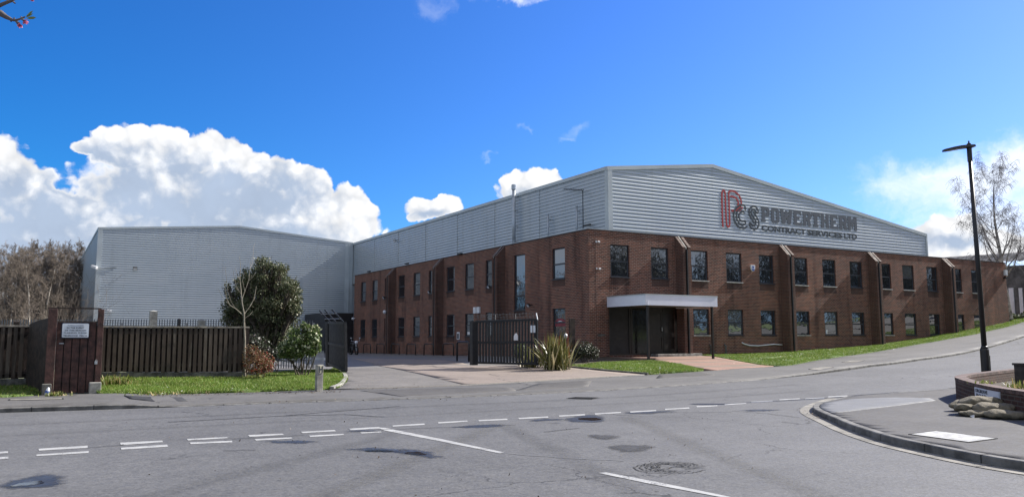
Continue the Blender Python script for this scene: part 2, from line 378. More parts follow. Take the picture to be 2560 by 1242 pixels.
def asphalt_mat(name, base, warm=(1, 1, 1), speck=0.5, patch=0.3, cracks=False, big=0.22):
    m = bpy.data.materials.new(name); m.use_nodes = True; q = NT(m.node_tree)
    b = q.n('ShaderNodeBsdfPrincipled'); o = q.n('ShaderNodeOutputMaterial'); q.nt.links.new(b.outputs[0], o.inputs[0])
    x3 = q.n('ShaderNodeTexCoord').outputs['Object']
    c0 = tuple(base * w for w in warm)
    n1 = q.noise(x3, 24.0, 4, 0.85); n2 = q.noise(x3, 7.0, 5, 0.7); n3 = q.noise(x3, big, 5, 0.6)
    n4 = q.noise(q.vm('MULTIPLY', x3, (0.12, 1.6, 1.0)), 1.0, 4, 0.6)
    f = q.m('ADD', q.m('MULTIPLY', q.m('SUBTRACT', n1, 0.5), speck * 2.4), q.m('MULTIPLY', q.m('SUBTRACT', n2, 0.5), 0.45))
    f = q.m('ADD', f, q.m('MULTIPLY', q.m('SUBTRACT', q.noise(x3, 10.0, 3, 0.7), 0.5), speck * 1.0))
    f = q.m('ADD', f, q.m('MULTIPLY', q.m('SUBTRACT', q.noise(x3, 1.3, 5, 0.65), 0.5), 0.5))
    f = q.m('ADD', f, q.m('MULTIPLY', q.m('SUBTRACT', n3, 0.5), patch * 2)); f = q.m('ADD', f, q.m('MULTIPLY', q.m('SUBTRACT', n4, 0.5), patch * .8))
    k = q.m('MAXIMUM', q.m('ADD', 1.0, f), 0.25)
    c = q.vm('MULTIPLY', q.xyz(k, k, k), c0)
    vo = q.n('ShaderNodeTexVoronoi'); q.put(vo.inputs['Vector'], x3); vo.inputs['Scale'].default_value = 26.0
    stone = q.m('LESS_THAN', vo.outputs['Distance'], 0.16)
    ston = q.m('MULTIPLY', stone, q.m('GREATER_THAN', q.noise(x3, 31.0, 1), 0.58))
    c = q.mix(q.m('MULTIPLY', ston, 0.55 * speck), c, tuple(min(1, base * 3.2) for _ in range(3)))
    if cracks:
        vc = q.n('ShaderNodeTexVoronoi', feature='DISTANCE_TO_EDGE'); vc.inputs['Scale'].default_value = 0.33
        q.put(vc.inputs['Vector'], q.vm('ADD', x3, q.vm('MULTIPLY', q.noise(x3, 1.4, 4, .6, 1), (1.4, 1.4, 0))))
        ck = q.m('MULTIPLY', q.m('LESS_THAN', vc.outputs['Distance'], 0.006), q.mr(q.noise(x3, 0.25, 2), 0.5, 0.6))
        c = q.mix(q.m('MULTIPLY', ck, 0.65), c, (0.012, 0.012, 0.012))
    q.put(b.inputs['Base Color'], c); b.inputs['Specular IOR Level'].default_value = 0.4
    q.put(b.inputs['Roughness'], q.mr(n2, 0.3, 0.7, 0.68, 0.9))
    bn = q.n('ShaderNodeBump'); bn.inputs['Strength'].default_value = 0.35; bn.inputs['Distance'].default_value = 0.006
    q.put(bn.inputs['Height'], q.m('ADD', n1, q.m('MULTIPLY', vo.outputs['Distance'], 0.8))); q.put(b.inputs['Normal'], bn.outputs[0])
    return m
def leaf_mat(name, c1, c2, c3=None, rough=0.45, trans=0.25, spec=0.5, scale=1.0):
    m = bpy.data.materials.new(name); m.use_nodes = True; q = NT(m.node_tree)
    b = q.n('ShaderNodeBsdfPrincipled'); o = q.n('ShaderNodeOutputMaterial')
    gi = q.n('ShaderNodeNewGeometry').outputs['Random Per Island']
    x3 = q.n('ShaderNodeTexCoord').outputs['Object']
    c = q.mix(gi, c1, c2)
    c = q.mix(q.mr(q.noise(x3, 2.2 * scale, 3), 0.4, 0.65, 0, 0.6), c, tuple(k * .6 for k in c1))
    if c3: c = q.mix(q.m('GREATER_THAN', q.m('FRACT', q.m('MULTIPLY', gi, 7.31)), 0.80), c, c3)
    q.put(b.inputs['Base Color'], c); b.inputs['Roughness'].default_value = rough; b.inputs['Specular IOR Level'].default_value = spec
    t = q.n('ShaderNodeBsdfTranslucent'); q.put(t.inputs[0], c)
    mx = q.n('ShaderNodeMixShader'); mx.inputs[0].default_value = trans
    q.nt.links.new(b.outputs[0], mx.inputs[1]); q.nt.links.new(t.outputs[0], mx.inputs[2]); q.nt.links.new(mx.outputs[0], o.inputs[0])
    return m
M = {}
M['asphalt'] = asphalt_mat('asphalt', 0.104, (0.995, 0.99, 1.0), 0.85, 0.36, True)
M['asphalt_new'] = asphalt_mat('asphalt_new', 0.034, (1, 1, 1.03), 0.4, 0.12)
M['asphalt_pale'] = asphalt_mat('asphalt_pale', 0.15, (0.98, 1, 1.05), 0.2, 0.15)
M['pavement'] = asphalt_mat('pavement', 0.074, (1.06, 1, 0.93), 0.6, 0.45, True, 0.5)
M['pavement_far'] = asphalt_mat('pavement_far', 0.105, (1.04, 1.0, 0.95), 0.4, 0.45, True, 0.4)
M['yard'] = asphalt_mat('yard', 0.15, (1.04, 1, 0.97), 0.3, 0.25, True, 0.4)
M['drive_gravel'] = asphalt_mat('drive_gravel', 0.135, (1.07, 0.99, 0.9), 0.9, 0.4, False, 0.6)
M['drive_pink'] = asphalt_mat('drive_pink', 0.185, (1.18, 0.97, 0.82), 0.25, 0.2, True, 0.4)
M['terrain'] = mat('terrain', (0.07, 0.075, 0.035), 0.95, var=0.4, scale=0.6, bump=0.4)
M['soil'] = mat('soil', (0.07, 0.052, 0.035), 0.95, var=0.4, scale=4, bump=0.8, bscale=25)
M['kerb'] = mat('kerb', (0.165, 0.16, 0.15), 0.85, var=0.3, scale=3.0, bump=0.3, bscale=60)
M['kerb_joint'] = mat('kerb_joint', (0.03, 0.03, 0.03), 0.9)
M['setts'] = mat('setts', (0.24, 0.225, 0.195), 0.85, var=0.25, scale=2.0, bump=0.4, bscale=50)
M['concrete'] = mat('concrete', (0.34, 0.33, 0.30), 0.88, var=0.25, scale=3.5, bump=0.3, bscale=50)
M['concrete_dark'] = mat('concrete_dark', (0.15, 0.145, 0.13), 0.9, var=0.35, scale=3.0, bump=0.3, bscale=40)
def paint_mat():
    m = bpy.data.materials.new('paint'); m.use_nodes = True; q = NT(m.node_tree)
    b = q.n('ShaderNodeBsdfPrincipled'); o = q.n('ShaderNodeOutputMaterial'); q.nt.links.new(b.outputs[0], o.inputs[0])
    x3 = q.n('ShaderNodeTexCoord').outputs['Object']
    w = q.m('ADD', q.m('MULTIPLY', q.noise(x3, 38.0, 4, .7), .6), q.m('MULTIPLY', q.noise(x3, 2.2, 5, .65), .55))
    c = q.mix(q.mr(q.noise(x3, 5.0, 4), .3, .7), (0.30, 0.30, 0.295), (0.40, 0.40, 0.39)); c = q.mix(q.mr(w, .60, .70), c, (0.13, 0.13, 0.132))
    q.put(b.inputs['Base Color'], c); b.inputs['Roughness'].default_value = .75
    return m
M['paint'] = paint_mat()
M['paint_worn'] = mat('paint_worn', (0.40, 0.40, 0.39), 0.8, var=0.4, scale=11.0, bump=0.3, bscale=70, detail=8)
M['brick'] = brick_mat('brick', (0.195, 0.072, 0.045), (0.075, 0.034, 0.027), (0.27, 0.20, 0.165))
M['brick_fin'] = brick_mat('brick_fin', (0.14, 0.059, 0.040), (0.09, 0.043, 0.033), (0.16, 0.13, 0.112), dirt=0.7)
M['brick_stain'] = brick_mat('brick_stain', (0.105, 0.05, 0.037), (0.075, 0.04, 0.033), (0.11, 0.09, 0.08), dirt=0.8)
M['brick_low'] = brick_mat('brick_low', (0.085, 0.042, 0.032), (0.055, 0.032, 0.027), (0.11, 0.095, 0.08), uvmode=True, dirt=0.7, streak=False)
M['coping_brick'] = mat('coping_brick', (0.125, 0.078, 0.064), 0.85, var=0.35, scale=5, bump=0.4, bscale=30)
def clad_mat():
    m = bpy.data.materials.new('clad'); m.use_nodes = True; q = NT(m.node_tree)
    b = q.n('ShaderNodeBsdfPrincipled'); o = q.n('ShaderNodeOutputMaterial'); q.nt.links.new(b.outputs[0], o.inputs[0])
    x3 = q.n('ShaderNodeTexCoord').outputs['Object']; x, y, z = q.sep(x3)
    cell = q.n('ShaderNodeTexWhiteNoise', noise_dimensions='3D'); q.put(cell.inputs['Vector'], q.xyz(q.m('FLOOR', q.m('MULTIPLY', q.m('ADD', x, y), 0.172)), 0, q.m('FLOOR', q.m('MULTIPLY', z, 1.0))))
    c = q.mix(cell.outputs[0], (0.42, 0.47, 0.505), (0.455, 0.50, 0.53))
    st = q.noise(q.vm('MULTIPLY', x3, (2.2, 2.2, 0.10)), 1.0, 5, 0.62)
    c = q.mix(q.mr(st, 0.52, 0.78, 0, 0.5), c, (0.70, 0.70, 0.68), 'MULTIPLY')
    c = q.mix(q.mr(q.noise(x3, 0.3, 4, .6), .4, .7, 0, .35), c, (0.82, 0.84, 0.86), 'MULTIPLY')
    q.put(b.inputs['Base Color'], c); q.put(b.inputs['Roughness'], q.mr(st, .3, .7, .36, .46)); b.inputs['Specular IOR Level'].default_value = .5; b.inputs['Metallic'].default_value = .22
    return m
M['clad'] = clad_mat()
M['clad_trim'] = mat('clad_trim', (0.50, 0.55, 0.57), 0.4, var=0.06, scale=0.8)
M['roof_metal'] = mat('roof_metal', (0.40, 0.43, 0.45), 0.5, var=0.1, scale=0.5)
M['roof_felt'] = mat('roof_felt', (0.12, 0.12, 0.12), 0.9)
M['coping_dark'] = mat('coping_dark', (0.03, 0.03, 0.034), 0.6)
M['frame'] = mat('frame', (0.030, 0.034, 0.045), 0.45)
M['sill'] = mat('sill', (0.50, 0.49, 0.46), 0.6)  # pale tone for sills in sun; shaded ones take the frame colour
M['dark_metal'] = mat('dark_metal', (0.016, 0.016, 0.018), 0.45, var=0.2)
M['brown_metal'] = mat('brown_metal', (0.020, 0.015, 0.013), 0.4, var=0.2)
M['black_paint'] = mat('black_paint', (0.012, 0.012, 0.014), 0.55, var=0.3)
M['galv'] = mat('galv', (0.45, 0.47, 0.49), 0.4, metal=0.6, var=0.15)
M['steel_pipe'] = mat('steel_pipe', (0.46, 0.50, 0.54), 0.35, metal=0.3, var=0.08)
M['white'] = mat('white', (0.75, 0.76, 0.78), 0.45, var=0.06)
M['fascia'] = mat('fascia', (0.76, 0.78, 0.88), 0.4, var=0.05, scale=0.8)
M['cap_stone'] = mat('cap_stone', (0.15, 0.10, 0.08), 0.8, var=0.2)
M['logo_red'] = mat('logo_red', (0.42, 0.03, 0.035), 0.4, var=0.06)
M['logo_dark'] = mat('logo_dark', (0.035, 0.048, 0.062), 0.4, var=0.1)
M['logo_grey'] = mat('logo_grey', (0.085, 0.10, 0.125), 0.5, var=0.08)
M['ink'] = mat('ink', (0.02, 0.03, 0.05), 0.6)
M['ink_faded'] = mat('ink_faded', (0.20, 0.24, 0.32), 0.6)
M['sign_white'] = mat('sign_white', (0.62, 0.67, 0.72), 0.4, var=0.06)
M['sign_edge'] = mat('sign_edge', (0.015, 0.02, 0.05), 0.5)
M['street_sign'] = mat('street_sign', (0.62, 0.66, 0.76), 0.4, var=0.05)
M['red'] = mat('red', (0.26, 0.03, 0.045), 0.5)
M['blue_plastic'] = mat('blue_plastic', (0.05, 0.10, 0.35), 0.4)
M['wood_dark'] = mat('wood_dark', (0.035, 0.022, 0.017), 0.85, var=0.4, scale=5, bump=0.4, bscale=30)
M['wood_red'] = mat('wood_red', (0.078, 0.034, 0.027), 0.75, var=0.35, scale=5, bump=0.3, bscale=30)
M['bark'] = mat('bark', (0.10, 0.08, 0.06), 0.9, var=0.35, scale=12, bump=0.5)
M['bark_pale'] = mat('bark_pale', (0.25, 0.222, 0.175), 0.85, var=0.25, scale=10)
M['bark_birch'] = mat('bark_birch', (0.52, 0.48, 0.42), 0.8, scale=3.5, col2=(0.10, 0.085, 0.07))
M['twig'] = mat('twig', (0.135, 0.098, 0.078), 0.9, var=0.3, scale=2)
M['twig_far'] = mat('twig_far', (0.205, 0.168, 0.135), 0.9, var=0.3, scale=1)
M['twig_dark'] = mat('twig_dark', (0.155, 0.135, 0.135), 0.85, var=0.3, scale=2)
M['holly'] = leaf_mat('holly', (0.062, 0.080, 0.036), (0.125, 0.145, 0.066), (0.20, 0.185, 0.11), 0.52, 0.2, 0.35)
M['varieg'] = leaf_mat('varieg', (0.075, 0.125, 0.03), (0.15, 0.20, 0.06), (0.52, 0.53, 0.34), 0.45, 0.25)
M['redleaf'] = leaf_mat('redleaf', (0.16, 0.11, 0.045), (0.24, 0.13, 0.06), (0.22, 0.035, 0.025), 0.55, 0.3)
M['darkshrub'] = leaf_mat('darkshrub', (0.03, 0.045, 0.02), (0.06, 0.07, 0.035), (0.05, 0.035, 0.03), 0.5, 0.15)
M['mirror_tree'] = leaf_mat('mirror_tree', (0.06, 0.065, 0.045), (0.12, 0.115, 0.09), (0.16, 0.15, 0.13), 0.7, 0.2)
M['ivy'] = leaf_mat('ivy', (0.07, 0.11, 0.03), (0.13, 0.16, 0.05), None, 0.5, 0.25)
M['weed'] = leaf_mat('weed', (0.12, 0.17, 0.03), (0.26, 0.27, 0.07), (0.40, 0.30, 0.14), 0.55, 0.3)
M['flax'] = leaf_mat('flax', (0.10, 0.11, 0.025), (0.22, 0.20, 0.055), (0.46, 0.40, 0.24), 0.33, 0.2, 0.6)
M['flax_red'] = leaf_mat('flax_red', (0.16, 0.03, 0.02), (0.24, 0.06, 0.03), None, 0.5, 0.2)
M['hedge'] = leaf_mat('hedge', (0.06, 0.09, 0.025), (0.12, 0.15, 0.05), None, 0.5, 0.2)
M['grass_blade'] = leaf_mat('grass_blade', (0.12, 0.205, 0.028), (0.20, 0.30, 0.05), (0.30, 0.31, 0.10), 0.55, 0.3, 0.3, 0.35)
def turf_mat():
    m = bpy.data.materials.new('grass_base'); m.use_nodes = True; q = NT(m.node_tree)
    b = q.n('ShaderNodeBsdfPrincipled'); o = q.n('ShaderNodeOutputMaterial'); q.nt.links.new(b.outputs[0], o.inputs[0]); x3 = q.n('ShaderNodeTexCoord').outputs['Object']
    c = q.mix(q.mr(q.noise(x3, 0.9, 5, .65), .32, .68), (0.055, 0.10, 0.02), (0.125, 0.18, 0.035)); c = q.mix(q.mr(q.noise(x3, 1.7, 5, .7), .58, .70), c, (0.125, 0.092, 0.052))
    q.put(b.inputs['Base Color'], c); b.inputs['Roughness'].default_value = .95
    bn = q.n('ShaderNodeBump'); bn.inputs['Strength'].default_value = .8; bn.inputs['Distance'].default_value = .03; q.put(bn.inputs['Height'], q.noise(x3, 30, 4)); q.put(b.inputs['Normal'], bn.outputs[0])
    return m
M['grass_old'] = mat('grass_base', (0.125, 0.185, 0.035), 0.9, scale=0.9, bump=0.8, bscale=30, col2=(0.055, 0.10, 0.02))
M['grass_base'] = turf_mat()
M['blossom'] = leaf_mat('blossom', (0.55, 0.12, 0.24), (0.75, 0.32, 0.42), None, 0.5, 0.35)
M['hessian'] = mat('hessian', (0.195, 0.168, 0.118), 0.9, var=0.2, scale=14, bump=0.5, bscale=120)
M['palisade'] = mat('palisade', (0.19, 0.205, 0.225), 0.5, var=0.15)
M['pier_dark'] = mat('pier_dark', (0.06, 0.05, 0.047), 0.85, var=0.3)
M['slab_pale'] = mat('slab_pale', (0.44, 0.44, 0.43), 0.8, var=0.2, scale=7, bump=0.3, bscale=80)
M['litter_leaf'] = leaf_mat('litter_leaf', (0.05, 0.032, 0.02), (0.12, 0.075, 0.04), (0.22, 0.17, 0.11), 0.8, 0.1)
M['daisy'] = mat('daisy', (0.75, 0.75, 0.70), 0.6)
M['wire_dark'] = mat('wire_dark', (0.13, 0.13, 0.13), 0.6)
M['cream'] = mat('cream', (0.62, 0.58, 0.42), 0.6, var=0.1)
M['paving_pink'] = brick_mat('paving_pink', (0.30, 0.195, 0.155), (0.24, 0.155, 0.125), (0.20, 0.16, 0.13), dirt=0.35, streak=False)
M['asbestos'] = mat('asbestos', (0.27, 0.26, 0.245), 0.9, var=0.35, scale=2.0, bump=0.3)
M['grey_wall'] = mat('grey_wall', (0.14, 0.137, 0.133), 0.9, var=0.3, scale=1.2)
M['wood_sunlit'] = mat('wood_sunlit', (0.33, 0.29, 0.24), 0.9, var=0.3, scale=5)  # paler than the boards: sunlight on the fence top painted in
M['rubber'] = mat('rubber', (0.012, 0.012, 0.012), 0.8)
def glass_mat():
    m = bpy.data.materials.new('window_glass'); m.use_nodes = True; q = NT(m.node_tree)
    b = q.n('ShaderNodeBsdfPrincipled'); o = q.n('ShaderNodeOutputMaterial'); q.nt.links.new(b.outputs[0], o.inputs[0])
    x3 = q.n('ShaderNodeTexCoord').outputs['Object']
    b.inputs['Base Color'].default_value = (0.016, 0.019, 0.024, 1); b.inputs['Roughness'].default_value = 0.02
    b.inputs['IOR'].default_value = 2.7
    bn = q.n('ShaderNodeBump'); bn.inputs['Strength'].default_value = 0.08; bn.inputs['Distance'].default_value = 0.05
    q.put(bn.inputs['Height'], q.noise(x3, 1.6, 2)); q.put(b.inputs['Normal'], bn.outputs[0])
    return m
M['glass'] = glass_mat()
M['glass_blind'] = M['glass'].copy(); M['glass_blind'].name = 'glass_blind'
[n for n in M['glass_blind'].node_tree.nodes if n.type == 'BSDF_PRINCIPLED'][0].inputs['Base Color'].default_value = (0.085, 0.09, 0.095, 1)
M['dark_glass'] = mat('dark_glass', (0.010, 0.010, 0.011), 0.08, var=0.1, spec=0.6)
def wet_mat(name, rough, c, spec=0.5):
    return mat(name, c, rough, var=0.2, scale=5, spec=spec, bump=0.1, bscale=60)
M['damp'] = wet_mat('damp', 0.5, (0.038, 0.042, 0.05))
def soften(m, w):
    q = NT.__new__(NT); q.nt = m.node_tree; x3 = q.n('ShaderNodeTexCoord').outputs['Object']
    at = q.n('ShaderNodeAttribute', attribute_name='edge'); out = [n for n in q.nt.nodes if n.type == 'OUTPUT_MATERIAL'][0]; src = out.inputs[0].links[0].from_socket
    t = q.n('ShaderNodeBsdfTransparent'); mx = q.n('ShaderNodeMixShader')
    f = q.m('ADD', at.outputs['Fac'], q.m('MULTIPLY', q.m('SUBTRACT', q.noise(x3, 9.0, 5, .7), .5), w * 1.6))
    q.put(mx.inputs[0], q.mr(f, w * .05, w)); q.nt.links.new(t.outputs[0], mx.inputs[1]); q.nt.links.new(src, mx.inputs[2]); q.nt.links.new(mx.outputs[0], out.inputs[0]); m['soft'] = 1
soften(M['damp'], .22)
M['patch_new'] = asphalt_mat('patch_new', 0.040, (1, 1, 1.03), 0.9, 0.2); soften(M['patch_new'], .25)
M['water'] = mat('water', (0.012, 0.013, 0.015), 0.09, var=0.1, spec=0.6)

# ------------------------------------------------------------------ ground, road, pavements, kerbs, markings
def graded():
    a = list(np.arange(-60, 70.1, 2.5)); lo = [-1500, -900, -500, -300, -200, -140, -100, -78]; hi = [85, 110, 150, 220, 320, 500, 900, 1500]
    return np.array(lo + a + hi)
gx = graded(); gy = graded()
XX, YY = np.meshgrid(gx, gy, indexing='ij')
cl = np.c_[np.clip(XX.ravel(), -90, 95), np.clip(YY.ravel(), -90, 150)]
ZZ = H(cl) - 0.22
n2 = len(gy); ii, jj = np.meshgrid(np.arange(len(gx) - 1), np.arange(n2 - 1), indexing='ij')
q0 = (ii * n2 + jj).ravel()
terr = link('ground', np_mesh('ground', np.c_[XX.ravel(), YY.ravel(), ZZ], np.c_[q0, q0 + n2, q0 + n2 + 1, q0 + 1], M['terrain'], True))
terr['kind'] = 'structure'

# far kerb line (road side of it), from photo points
kerb_px = [(0, 1031), (205, 1025), (420, 1018), (640, 1010.5), (880, 1002), (1100, 995), (1300, 987)]
kerb = [np.array([-40.0, -12.1]), np.array([-31.0, -12.35])] + [onZ(x, y, 0.0)[:2] for x, y in kerb_px]
kerb += [onT(1500, 977, -14)[:2], onT(1700, 964, -13.9)[:2], onT(1900, 950, -13.6)[:2], onT(2029, 937, -13.3)[:2], onT(2177, 917, -12.7)[:2],
         onT(2300, 901, -11.9)[:2], onT(2409, 885, -11)[:2], onT(2560, 843, -9)[:2], np.array([32.0, -7.2]), np.array([46, -4.6]), np.array([60, -2.5])]
kerb = resample(smooth_line(kerb, 2), 0.6)
KX = np.array([p[0] for p in kerb])
def kerb_up(x):                                              # kerb upstand along the far side: dropped across the driveway
    return np.interp(x, [-22.6, -21.6, -2.0, 2.0], [0.095, 0.012, 0.012, 0.085])
def back_off(V):                                             # pavement height above the ground surface
    return kerb_up(V[:, 0]) * np.clip(1.6 - (V[:, 1] + 13.6) * 0.25, 0.4, 1) + 0.006
ZP = 0.02
road_poly = [(-90, -60), (-9, -60), (-9, -36), (90, -36), (90, -12)] + [(60.0, -2.5)] + [tuple(p) for p in kerb[::-1]][1:] + [(-90, -11.5)]
sheet('road', road_poly, 0.0, M['asphalt'], 1.0)

# pavement behind the far kerb
back_px = [(0, 1001), (105, 992), (250, 990), (400, 988), (600, 983), (790, 976), (870, 975), (1000, 971), (1140, 966), (1300, 957), (1450, 948), (1622, 937.5), (1759, 928.5), (1850, 923), (1944, 918)]
back = [np.array([-40.0, -8.7]), np.array([-31, -9.0])] + [G(x, y)[:2] for x, y in back_px]
back += [onT(2061, 901, -6.5)[:2], onT(2174, 885, -5.5)[:2], onT(2286, 864, -4.5)[:2], onT(2383, 847, -4)[:2], onT(2480, 827, -3.5)[:2], onT(2560, 806, -3)[:2], np.array([46, -1.6]), np.array([60.0, 0.5])]
back_s = resample(smooth_line(back, 1), 0.8)
kin = offset_line(kerb, 0.11)
pav = [tuple(p) for p in kin] + [tuple(p) for p in back_s[::-1]]
sheet('pavement', pav, back_off, M['pavement_far'], 0.8)
def kerb_solid(name, line, up, width, material, joint=None, side=1):
    """a row of kerb stones: a solid following the ground, its road face on the line"""
    L2 = offset_line(line, width * side); mb = MB(); n = len(line)
    za = H(np.array(line)); zb = H(np.array(L2))
    for i in range(n):
        u = float(up(line[i])) if callable(up) else up
        mb.v += [(*line[i], za[i] - 0.15), (*line[i], za[i] + u - 0.012), (*(line[i] * .88 + L2[i] * .12), za[i] + u), (*L2[i], zb[i] + u), (*L2[i], zb[i] - 0.15)]
    for i in range(n - 1):
        for j in range(4): mb.f.append((i * 5 + j, i * 5 + j + 1, (i + 1) * 5 + j + 1, (i + 1) * 5 + j))
    mb.f += [(0, 4, 3, 2, 1), tuple((n - 1) * 5 + j for j in range(5))]
    o = mb.build(name, material); o['kind'] = 'structure'
    if joint:
        jb = MB(); d = 0.0
        for i in range(1, n - 1):
            d += np.linalg.norm(line[i] - line[i - 1])
            if d >= joint:
                d = 0; u = float(up(line[i])) if callable(up) else up
                t = line[i + 1] - line[i - 1]; t /= np.linalg.norm(t); nn = np.array([-t[1], t[0]]) * side
                a = line[i] - nn * 0.004; b = line[i] + nn * (width + .002); e = t * 0.008
                pz = za[i]
                jb.add([(*(a - e), pz - .05), (*(a + e), pz - .05), (*(a + e), pz + u + .004), (*(a - e), pz + u + .004), (*(b - e), pz + u + .004), (*(b + e), pz + u + .004)],
                       [(0, 1, 2, 3), (3, 2, 5, 4)])
        jo = jb.build(name + '_joint', M['kerb_joint'], recalc=False); jo['kind'] = 'structure'
    return o
kerb_solid('kerb', kerb, lambda p: kerb_up(p[0]) + 0.004, 0.12, M['kerb'], 1.0, 1)

# driveway: gravelly strip, pink concrete slabs and the dark yard inside the gates
yard = [(-14.2, 1.5), (-13.0, -2.0)] + [G(x, y)[:2] for x, y in [(900, 905), (1180, 915), (1345, 913)]] + [(-4.5, -1.2), (-1.2, -0.2), (0.02, 0.05), (0.02, 42.4), (-20, 42.4), (-20, 8)]
sheet('yard', [(-20.5, 0.2), (-13.6, -2.2), (-5.0, -3.6), (0.03, 0.0), (0.03, 42.35), (-20.5, 42.35)], 0.03, M['yard'], 1.2)
dv = [G(x, y)[:2] for x, y in [(830, 975), (840, 966), (850, 950), (850, 938), (835, 920)]]
drive = dv + [np.array([-13.9, -1.0]), np.array([-13.0, 1.5]), np.array([-5.0, -1.5])] + [G(x, y)[:2] for x, y in [(1345, 913), (1420, 918), (1500, 926), (1560, 933), (1622, 937.5), (1450, 948), (1300, 957), (1140, 966), (1000, 971)]]
sheet('driveway', [tuple(p) for p in drive], 0.036, M['drive_gravel'], 0.7)
pink = [G(x, y)[:2] for x, y in [(925, 912), (1183, 916), (1345, 916), (1420, 921), (1500, 929), (1600, 937.5), (1450, 947), (1300, 956), (1155, 963.5), (1060, 940)]]
sheet('driveway_slab', [tuple(p) for p in pink], 0.041, M['drive_pink'], 0.7)
pk2 = [G(x, y)[:2] for x, y in [(880, 897), (1110, 900), (1170, 913), (935, 911)]]
sheet('driveway_slab', [tuple(p) for p in pk2], 0.042, M['drive_pink'], 0.7)

# grass verges
lawn_l = [G(x, y)[:2] for x, y in [(256, 989), (400, 987), (600, 981.5), (790, 974.5), (845, 973), (866, 957), (869, 944), (858, 933), (838, 922)]] + [np.array([-14.0, -1.2]), np.array([-16.2, -2.2]), np.array([-18.4, -5.8]), np.array([-22.9, -5.9]), np.array([-23.1, -8.2])]
SH_L = sheet('grass_verge', [tuple(p) for p in lawn_l], 0.05, M['grass_base'], 0.5)
lawn_ll = [np.array([-40, -8.7]), np.array([-31, -8.95])] + [G(x, y)[:2] for x, y in [(0, 1000), (103, 990)]] + [np.array([-24.3, -5.6]), np.array([-40, -5.4])]
SH_LL = sheet('grass_verge', [tuple(p) for p in lawn_ll], 0.05, M['grass_base'], 0.7)
lawn_r1 = [G(x, y)[:2] for x, y in [(1410, 918.5), (1500, 927), (1570, 933.5), (1622, 937), (1700, 932), (1759, 928), (1700, 913), (1630, 904), (1500, 909)]]
SH_R1 = sheet('grass_verge', [tuple(p) for p in lawn_r1], 0.06, M['grass_base'], 0.4)
bk = [p for p in back_s if p[0] > G(1944, 918)[0] + .1]
lawn_r2 = [G(1940, 917.5)[:2], G(1850, 905)[:2], np.array([7.2, -1.4]), np.array([7.4, -0.02]), np.array([39.3, -0.02]), np.array([44, 2]), np.array([60, 4.5])] + [p for p in bk[::-1]]
SH_R2 = sheet('grass_verge', [tuple(p) for p in lawn_r2], 0.06, M['grass_base'], 0.6)
fp = [G(x, y)[:2] for x, y in [(1777, 928), (1860, 922), (1938, 917), (1850, 905.5)]] + [np.array([7.1, -1.4]), np.array([6.9, -0.3]), np.array([1.1, -0.3])] + [G(1640, 897)[:2], G(1634, 904)[:2], G(1700, 913)[:2]]
sheet('footpath', [tuple(p) for p in fp], 0.05, M['paving_pink'], 0.4)
sheet('flower_bed', [(-5.2, -3.0), (-3.4, -4.0), tuple(G(1410, 917)[:2]), tuple(G(1500, 908)[:2]), (1.0, -2.7), (1.1, -0.02), (0.02, -0.02), (-2.2, 0.4)], 0.075, M['soil'], 0.4)
sheet('grass_verge', [(9, -22.2), (30, -20.6), (60, -14), (88, -12), (88, -35), (9, -35)], 0.08, M['grass_base'], 2.0)
# edging kerbs: round the left lawn and along the right lawn
ed = smooth_line([G(x, y)[:2] for x, y in [(835, 974.5), (856, 967), (867, 955), (870, 944), (860, 933), (840, 922)]], 2)
kerb_solid('lawn_edging', resample(ed, .3), 0.10, 0.13, M['concrete'], None, 1)
ed = smooth_line([G(x, y)[:2] for x, y in [(1350, 914), (1420, 919.5), (1500, 928), (1570, 934.5), (1618, 938)]], 2)
kerb_solid('lawn_edging', resample(ed, .4), 0.10, 0.08, M['concrete_dark'], None, 1)

# near right corner: kerb, gutter setts, pavement
nk = [onZ(x, y, 0)[:2] for x, y in [(2384, 969.5), (2250, 975), (2175, 981)]]
nk = [onT(2384, 967.5, -20.0)[:2], onT(2175, 979.5, -19.45)[:2]] + [onZ(x, y, 0)[:2] for x, y in [(2114, 992), (2066, 1006), (2038, 1018), (2030, 1027), (2040, 1037), (2092, 1060), (2123, 1075), (2215, 1107.6), (2329, 1133.7), (2440, 1156.8), (2560, 1178)]]
nk = [np.array([30.0, -16.0]), np.array([12.0, -18.6]), np.array([4.0, -19.7])] + nk + [np.array([-14.35, -30.5]), np.array([-14.0, -36.0])]
nk = resample(smooth_line(nk, 2), 0.4)
def nk_up(p): return float(np.interp(p[0] * 0 + p[1], [-25, -21.2, -20.2, -19.3], [0.115, 0.10, 0.03, 0.02])) if p[0] < -4 else 0.03
kerb_solid('kerb', nk, nk_up, 0.13, M['kerb'], 0.95, 1)
nin = offset_line(nk, 0.125)
def nk_off(V): return np.where(V[:, 0] > -5.5, 0.026, np.interp(V[:, 1] - (V[:, 0] + 8) * .05, [-23, -21.2, -20.0], [0.108, 0.095, 0.024]))
sheet('pavement', [tuple(p) for p in nin] + [(30, -36)], nk_off, M['pavement'], 0.35)
seg = [p for p in nk if p[0] < -6.3 and p[1] < -19.55 and p[1] > -34]
gut = seg + offset_line(seg, -0.27)[::-1]
sheet('gutter_setts', [tuple(p) for p in gut], 0.008, M['setts'], 0.3)
jb = MB()
for i in range(2, len(seg) - 1, 2):
    if i % 4: continue
    t = seg[i + 1] - seg[i - 1]; t /= np.linalg.norm(t); nn = np.array([-t[1], t[0]])
    a, b = seg[i], seg[i] - nn * .27; e = t * .008
    jb.add([(*(p), h1(*p) + .013) for p in (a - e, a + e, b + e, b - e)], [(0, 1, 2, 3)])
o = jb.build('gutter_joint', M['kerb_joint'], recalc=False); o['kind'] = 'structure'

